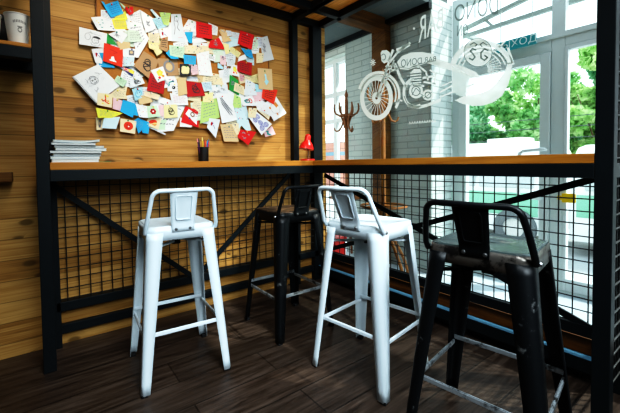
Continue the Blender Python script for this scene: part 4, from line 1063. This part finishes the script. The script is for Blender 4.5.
m = MB(); ring(m, (478, 52.5), (14, 14), (.1, .1), n=40, x=XG-.001); m.build('badge', FILM, dc, smooth=False)
m = MB(); fill(m, [(452, 66), (470, 76), (484, 78), (478, 90), (462, 97), (452, 92)], XG-.0005); m.build('thin_film', FILMHAZE, dc, smooth=False)
m = MB()
ring(m, (478, 52.5), (14.4, 14.4), (13.8, 13.8), n=40, x=XG-.002)
stroke(m, [(476, 50), (472.5, 48.5), (470.3, 51), (473, 54), (475, 57), (472.5, 60), (469.3, 58.3)], 1.5, XG-.002)
stroke(m, [(488, 50.5), (484.5, 49), (481, 52.5), (481, 58), (484.5, 60.3), (487.5, 57.5), (484.5, 55.3)], 1.5, XG-.002)
stroke(m, [(470, 45), (474, 42.5), (477, 44.5), (475, 46.5)], 1.0, XG-.002); stroke(m, [(487, 45), (483, 42.5), (480, 44.5), (482, 46.5)], 1.0, XG-.002)
m.build('badge_swirl', FILMGREY, dc, smooth=False)
def letter_px(body, mirrored, u0, v0, u1, v1, x, name, mat, slope0=0.0, slope1=0.0):
    """letters fitted to the photo box, left edge at u0, with baseline slope"""
    me = text_mesh(body, 1.0)
    xs = [v.co.x for v in me.vertices]; ys = [v.co.y for v in me.vertices]
    a0, a1, b0, b1 = min(xs), max(xs), min(ys), max(ys)
    for v in me.vertices:
        s = (v.co.x-a0)/(a1-a0); t = (b1-v.co.y)/(b1-b0)
        if mirrored: s = 1-s
        v.co = gpt(u0+(u1-u0)*s, v0+(v1-v0)*t + slope0*s*(1-t) + slope1*s*t, x)
    me.materials.append(mat)
    o = bpy.data.objects.new(name, me); COL.objects.link(o); o.parent = dc; return o
letter_px('BAR', True, 418.5, 17, 443, 43, XG, 'lettering', FILM, -9, -16)
letter_px('DONO', True, 454.5, 6, 498, 22, XG, 'lettering', FILMGREY, -14, -8)
letter_px('ON', True, 457, 25.5, 468, 36.5, XG, 'lettering', FILMGREY, -2, -2)
letter_px('BAR DONO', True, 401, 59.5, 436, 67.5, XG-.002, 'lettering', FILMGREY, -3.5, -6.5)
m = MB(); ring(m, (414, 28.5), (1.0, 1.3), (.05, .05), n=10)
for k in range(11):
    u = 409+k*2.5; stroke(m, [(u, 124.2-k*.22), (u+.8, 121.6-k*.22), (u+1.6, 124-k*.22)], .6)
m.build('small_print', FILM, dc, smooth=False)

# ------------------------------------------------------------------ coat racks in the porch
def coat_rack(x, y, mat, label, rz):
    t = thing('coat_rack', label, 'coat rack', (x, y, 0), rz, 'bentwood coat racks')
    MB().tube([(0,0,.30), (0,0,1.0), (0,0,1.75), (0,0,1.79)], [.024, .022, .019, .013], 14).build('pole', mat, t)
    MB().lathe([(.012, 1.785), (.020, 1.80), (.022, 1.815), (.016, 1.83), (.008, 1.85), (.004, 1.875), (0, 1.88)], n=14).build('finial', mat, t)
    for k in range(6):
        a = k*math.pi/3; c, s = math.cos(a), math.sin(a)
        pr = [(.018, 1.46), (.03, 1.52), (.05, 1.575), (.085, 1.60), (.112, 1.615), (.130, 1.65), (.132, 1.69), (.124, 1.72)]
        MB().tube([(c*r, s*r, z) for r, z in pr], [.010]*6+[.009, .007], 8).build('hook', mat, t)
        pr = [(.018, 1.60), (.032, 1.54), (.05, 1.48), (.075, 1.435), (.105, 1.425), (.125, 1.437), (.132, 1.465)]
        if k % 2 == 0: MB().tube([(c*r, s*r, z) for r, z in pr], [.009]*5+[.008, .006], 8).build('hook', mat, t)
    MB().tube([(math.cos(q)*.075, math.sin(q)*.075, 1.595) for q in (2*math.pi*k/24 for k in range(24))], .009, 8, closed=True).build('hook_ring', mat, t)
    m = MB(); m.tube([(math.cos(q)*.19, math.sin(q)*.19, .70) for q in (2*math.pi*k/32 for k in range(32))], .011, 8, closed=True); m.build('umbrella_ring', mat, t)
    m = MB()
    for k in range(4): a = k*math.pi/2+.4; m.tube([(math.cos(a)*.02, math.sin(a)*.02, .70), (math.cos(a)*.19, math.sin(a)*.19, .70)], .008, 6)
    m.build('ring_spoke', mat, t)
    for k in range(4):
        a = k*math.pi/2+.4; c, s = math.cos(a), math.sin(a)
        pr = [(.02, .70), (.03, .58), (.07, .46), (.15, .34), (.22, .22), (.265, .10), (.27, .012)]
        MB().tube([(c*r, s*r, z) for r, z in pr], .014, 8).build('leg', mat, t)
    return t
p1 = at(346.5, 130, 0, .56); coat_rack(.56, p1.y, RACK_W, 'dark brown bentwood coat rack behind the glass near the corner', .2)
p2 = at(383, 130, 0, .24); coat_rack(.24, p2.y, RACK_W2, 'amber bentwood coat rack half hidden behind the drawn motorcycle wheel', -.62)
rb = thing('red_crate', 'red plastic box on the porch floor behind the corner mesh', 'box', (.17, .20, 0))
MB().box((-.10, -.25, .0), (.10, .25, .32), .02).build('body', RED, rb)
MB().box((-.11, -.26, .315), (.11, .26, .35), .012).build('lid', RED, rb)

# ------------------------------------------------------------------ street
ZS = -.75
sbox('ground', (1.75, -40, ZS-.1), (70, 60, ZS), ASPHALT)
sbox('step_1', (1.75, -3.2, ZS), (2.1, 1.6, -.25), OUTFLOOR)

def vehicle(label, name, x, yc, length, zr, belt=None, wheels=(), doors=True):
    t = thing(name, label, 'van', (x, yc, ZS)); h = length/2
    zr -= ZS
    m = MB()
    prof = [(0, .30), (0, .95), (.06, 1.20), (.16, zr-.12), (.34, zr), (1.5, zr), (1.7, zr-.12), (1.8, 1.2), (1.85, .95), (1.85, .30)]
    rings = []
    for f, sc in ((-1, .90), (-.97, .97), (-.9, 1.0), (.9, 1.0), (.97, .97), (1, .90)):
        rings.append([(.925+(px-.925)*sc, f*h, .3+(pz-.3)*sc) for px, pz in prof])
    R = m.loft(rings); m._f(R[0][::-1]); m._f(R[-1]); m.build('body', VANW, t)
    n = max(2, int(length/1.0))
    for k in range(n):
        y0 = -h*.9+1.8*h*k/n+.05; y1 = -h*.9+1.8*h*(k+1)/n-.05
        MB().box((.03, y0, 1.25), (.12, y1, min(zr-.25, 1.9)), .02).build('window_pane', VANGLASS, t)
    if belt:
        m = MB(); m.box((-.012, -h*.93, belt[0]-ZS), (.01, h*.93, belt[1]-ZS), .004); m.build('belt_stripe', VANG, t, label='green belt stripe')
    for wy in wheels:
        rot = Matrix.Rotation(math.radians(-90), 3, 'Y')
        wh = MB().lathe([(.22, -.06), (.34, -.05), (.40, -.02), (.41, .04), (.40, .10), (.2, .12)], (.02, wy, .41), 32, rot).build('wheel', TYRE, t)
        MB().lathe([(0, .045), (.05, .05), (.16, .035), (.22, .05), (.26, .03)], (-.03, wy, .41), 28, rot).build('hub_cap', HUBC, wh)
    return t
b1 = vehicle('white van with green belt stripe parked beyond the street door', 'parked_van', 6.0, 2.05, 3.9, 1.40, (-.08, .40), (-1.4, 1.3))
m = MB(); m.box((.5, -1.5, 2.151), (1.4, .3, 2.26), .04); m.box((.7, -1.3, 2.26), (1.3, -.5, 2.36), .03); m.build('roof_box', VANW, b1)
vehicle('white van parked further left beyond the street door', 'parked_van', 8.6, 4.0, 3.0, 1.45, None, (.9, -.9))
vehicle('white van with green belt stripe parked at the right beyond the side pane', 'parked_van', 6.0, -2.05, 3.6, 1.36, (.0, .42), (.6, -1.1))

def tree(x, y, zc, rx, rz_, n, mat, label, seed, leaf=.25):
    rng = random.Random(seed); t = thing('street_tree', label, 'tree', (x, y, ZS), group='street trees')
    m = MB(); m.tube([(0,0,0), (.04,.02,1.0), (0,.05,zc-ZS), (.1, 0, zc-ZS+rz_*.6)], [.10, .08, .06, .02], 8)
    for k in range(5):
        a = k*1.3; m.tube([(0,.03,zc-ZS-rz_*.5), (math.cos(a)*rx*.4, math.sin(a)*rx*.4, zc-ZS), (math.cos(a)*rx*.7, math.sin(a)*rx*.7, zc-ZS+rz_*.35)], [.035, .025, .01], 6)
    m.build('trunk', TRUNK, t)
    m = MB(); cl = []
    for k in range(46):
        a, b = rng.uniform(0, 6.283), math.asin(rng.uniform(-1, 1)); rr = rng.uniform(.25, 1)
        cl.append((math.cos(a)*math.cos(b)*rx*rr, math.sin(a)*math.cos(b)*rx*rr, math.sin(b)*rz_*rr, rng.uniform(.28, .5)*rx*.6))
    for k in range(n):
        c = rng.choice(cl); d = Vector((rng.gauss(0, 1), rng.gauss(0, 1), rng.gauss(0, 1))).normalized()*c[3]*rng.uniform(.5, 1.05)
        p = Vector((c[0], c[1], zc-ZS+c[2]))+d
        u = Vector((rng.gauss(0, 1), rng.gauss(0, 1), rng.gauss(0, 1))).normalized(); w = u.cross(Vector((rng.gauss(0,1), rng.gauss(0,1), rng.gauss(0,1)))).normalized()
        L = leaf*rng.uniform(.7, 1.3)
        m.poly([p-u*L*.5, p+w*L*.28, p+u*L*.5, p-w*L*.28])
    m.build('foliage', mat, t, smooth=False)
    return t
tree_rows = [(13.0, 5.4, 1.6, 1.75, 2.5, LEAFC, 'blue-green tree at the left of the door pane'), (13.4, 2.75, 1.8, 1.75, 2.8, LEAFA, 'mid green tree at the right of the door pane'),
             (12.6, .55, 2.1, 1.55, 3.0, LEAFB, 'light green tall tree in the side pane beside the door'), (18.0, 8.0, 1.8, 2.2, 2.8, LEAFA, 'mid green tree farther back beyond the drawn rear wheel'),
             (18.6, 4.6, 2.0, 2.1, 2.9, LEAFB, 'light green tree farther back in the middle of the door pane'), (18.2, 1.5, 2.4, 2.0, 3.4, LEAFC, 'blue-green tree farther back at the right of the side pane')]
for k, (x, y, zc, rx, rz_, mt, lab) in enumerate(tree_rows): tree(x, y, zc, rx, rz_, 13000, mt, lab, 50+k)

def block(x, y, w, d, h, mat, rows, label):
    t = thing('street_apartment_block', label, 'building', (x, y, ZS))
    MB().box((0, -w/2, 0), (d, w/2, h), .05).build('wall', mat, t, smooth=False)
    for r in range(rows):
        for c in range(max(2, int(w/2.2))):
            yy = -w/2+1.1+c*2.2
            MB().box((-.05, yy-.5, 1.4+r*2.8), (.02, yy+.5, 2.9+r*2.8), .01).build('window_pane', BLOCKWIN, t, smooth=False)
    return t
block(42, -6.5, 9, 8, 20, BLOCK, 6, 'pale blue apartment block far off at top of side pane')
bb = thing('street_building', 'low building with red and blue bands beyond the porch side opening', 'building', (14.0, 19.0, ZS))
m = MB(); m.box((0, -5, 0), (4, 7, 1.3)); m.box((0, -5, 1.95), (4, 7, 2.35)); m.box((0, -5, 2.6), (4, 7, 3.2)); m.build('red_band', BANDR, bb, smooth=False)
m = MB(); m.box((.03, -5, 1.3), (4, 7, 1.95)); m.box((.03, -5, 2.35), (4, 7, 2.6)); m.build('blue_band', BANDB, bb, smooth=False)
m = MB(); m.box((.0, -5, 3.2), (4, 7, 3.4)); m.build('parapet', VANW, bb, smooth=False)
for k, z in enumerate((2.15, 1.85, 2.5)):
    o = MB().tube([(10.2+k*.3, -12, z), (10.2+k*.3, 0, z-.12), (10.2+k*.3, 12, z)], .012, 5).build('hanging_street_cable', CABLE)
    tag(o, ['highest of the three overhead cables crossing before the street trees', 'lowest of the three overhead cables crossing before the street trees', 'middle one of the three overhead cables before the street trees'][[2, 0, 1][k] if False else (1 if k == 1 else (0 if k == 2 else 2))], 'cable')

# ------------------------------------------------------------------ light
def area(name, loc, tgt, size, power, col, sy=None):
    l = bpy.data.lights.new(name, 'AREA'); l.energy = power; l.color = col; l.size = size
    if sy: l.shape = 'RECTANGLE'; l.size_y = sy
    o = bpy.data.objects.new(name, l); COL.objects.link(o); o.location = loc
    o.rotation_euler = (Vector(tgt)-Vector(loc)).to_track_quat('-Z', 'Y').to_euler(); return o
o = area('window_light', (-1.7, -3.75, 2.25), (-1.0, -1.2, .2), 1.2, 21.5, (.80, .93, 1.0), 1.3); o.data.spread = math.radians(68)
area('side_light', (-.75, -3.6, 2.2), (-1.1, -1.0, .4), .9, 16, (.84, .95, 1.0), 1.2)
o = area('stool_fill_light', (-1.75, -2.35, 2.9), (-1.15, -1.15, .3), .8, 17, (.86, .95, 1.0)); o.data.spread = math.radians(95)  # added fill with no fixture; brightens the stools while sparing the wall
o = area('ceiling_lamp', (-1.65, -1.15, 2.92), (-1.45, -.0, 1.85), .6, 13.5, (1.0, .93, .82)); o.data.spread = math.radians(100)
sun = bpy.data.lights.new('sun', 'SUN'); sun.energy = 5.0; sun.angle = math.radians(1.5); sun.color = (1, .97, .90)
so = bpy.data.objects.new('sun', sun); COL.objects.link(so)
so.rotation_euler = Vector((-.50, .52, -.85)).to_track_quat('-Z', 'Y').to_euler()

wd = bpy.data.worlds.new('sky'); SC.world = wd; wd.use_nodes = True
nt = wd.node_tree; bg = nt.nodes['Background']
tc = nt.nodes.new('ShaderNodeTexCoord'); sx = nt.nodes.new('ShaderNodeSeparateXYZ'); nt.links.new(tc.outputs['Generated'], sx.inputs[0])
rp = nt.nodes.new('ShaderNodeValToRGB'); nt.links.new(sx.outputs[2], rp.inputs[0])
rp.color_ramp.elements[0].color = (.95, .98, 1, 1); rp.color_ramp.elements[1].color = (.72, .86, 1, 1)
nt.links.new(rp.outputs[0], bg.inputs[0]); bg.inputs[1].default_value = 2.3

SC.view_settings.view_transform = 'Standard'
SC.view_settings.look = 'None'
SC.view_settings.exposure = 0.0
SC.view_settings.use_curve_mapping = True
cmap = SC.view_settings.curve_mapping; cu = cmap.curves[3]
for x, y in ((.03, .010), (.12, .075), (.35, .34), (.65, .72)): cu.points.new(x, y)
cmap.update()
SC.cycles.max_bounces = 8; SC.cycles.transparent_max_bounces = 24
SC.cycles.use_denoising = True
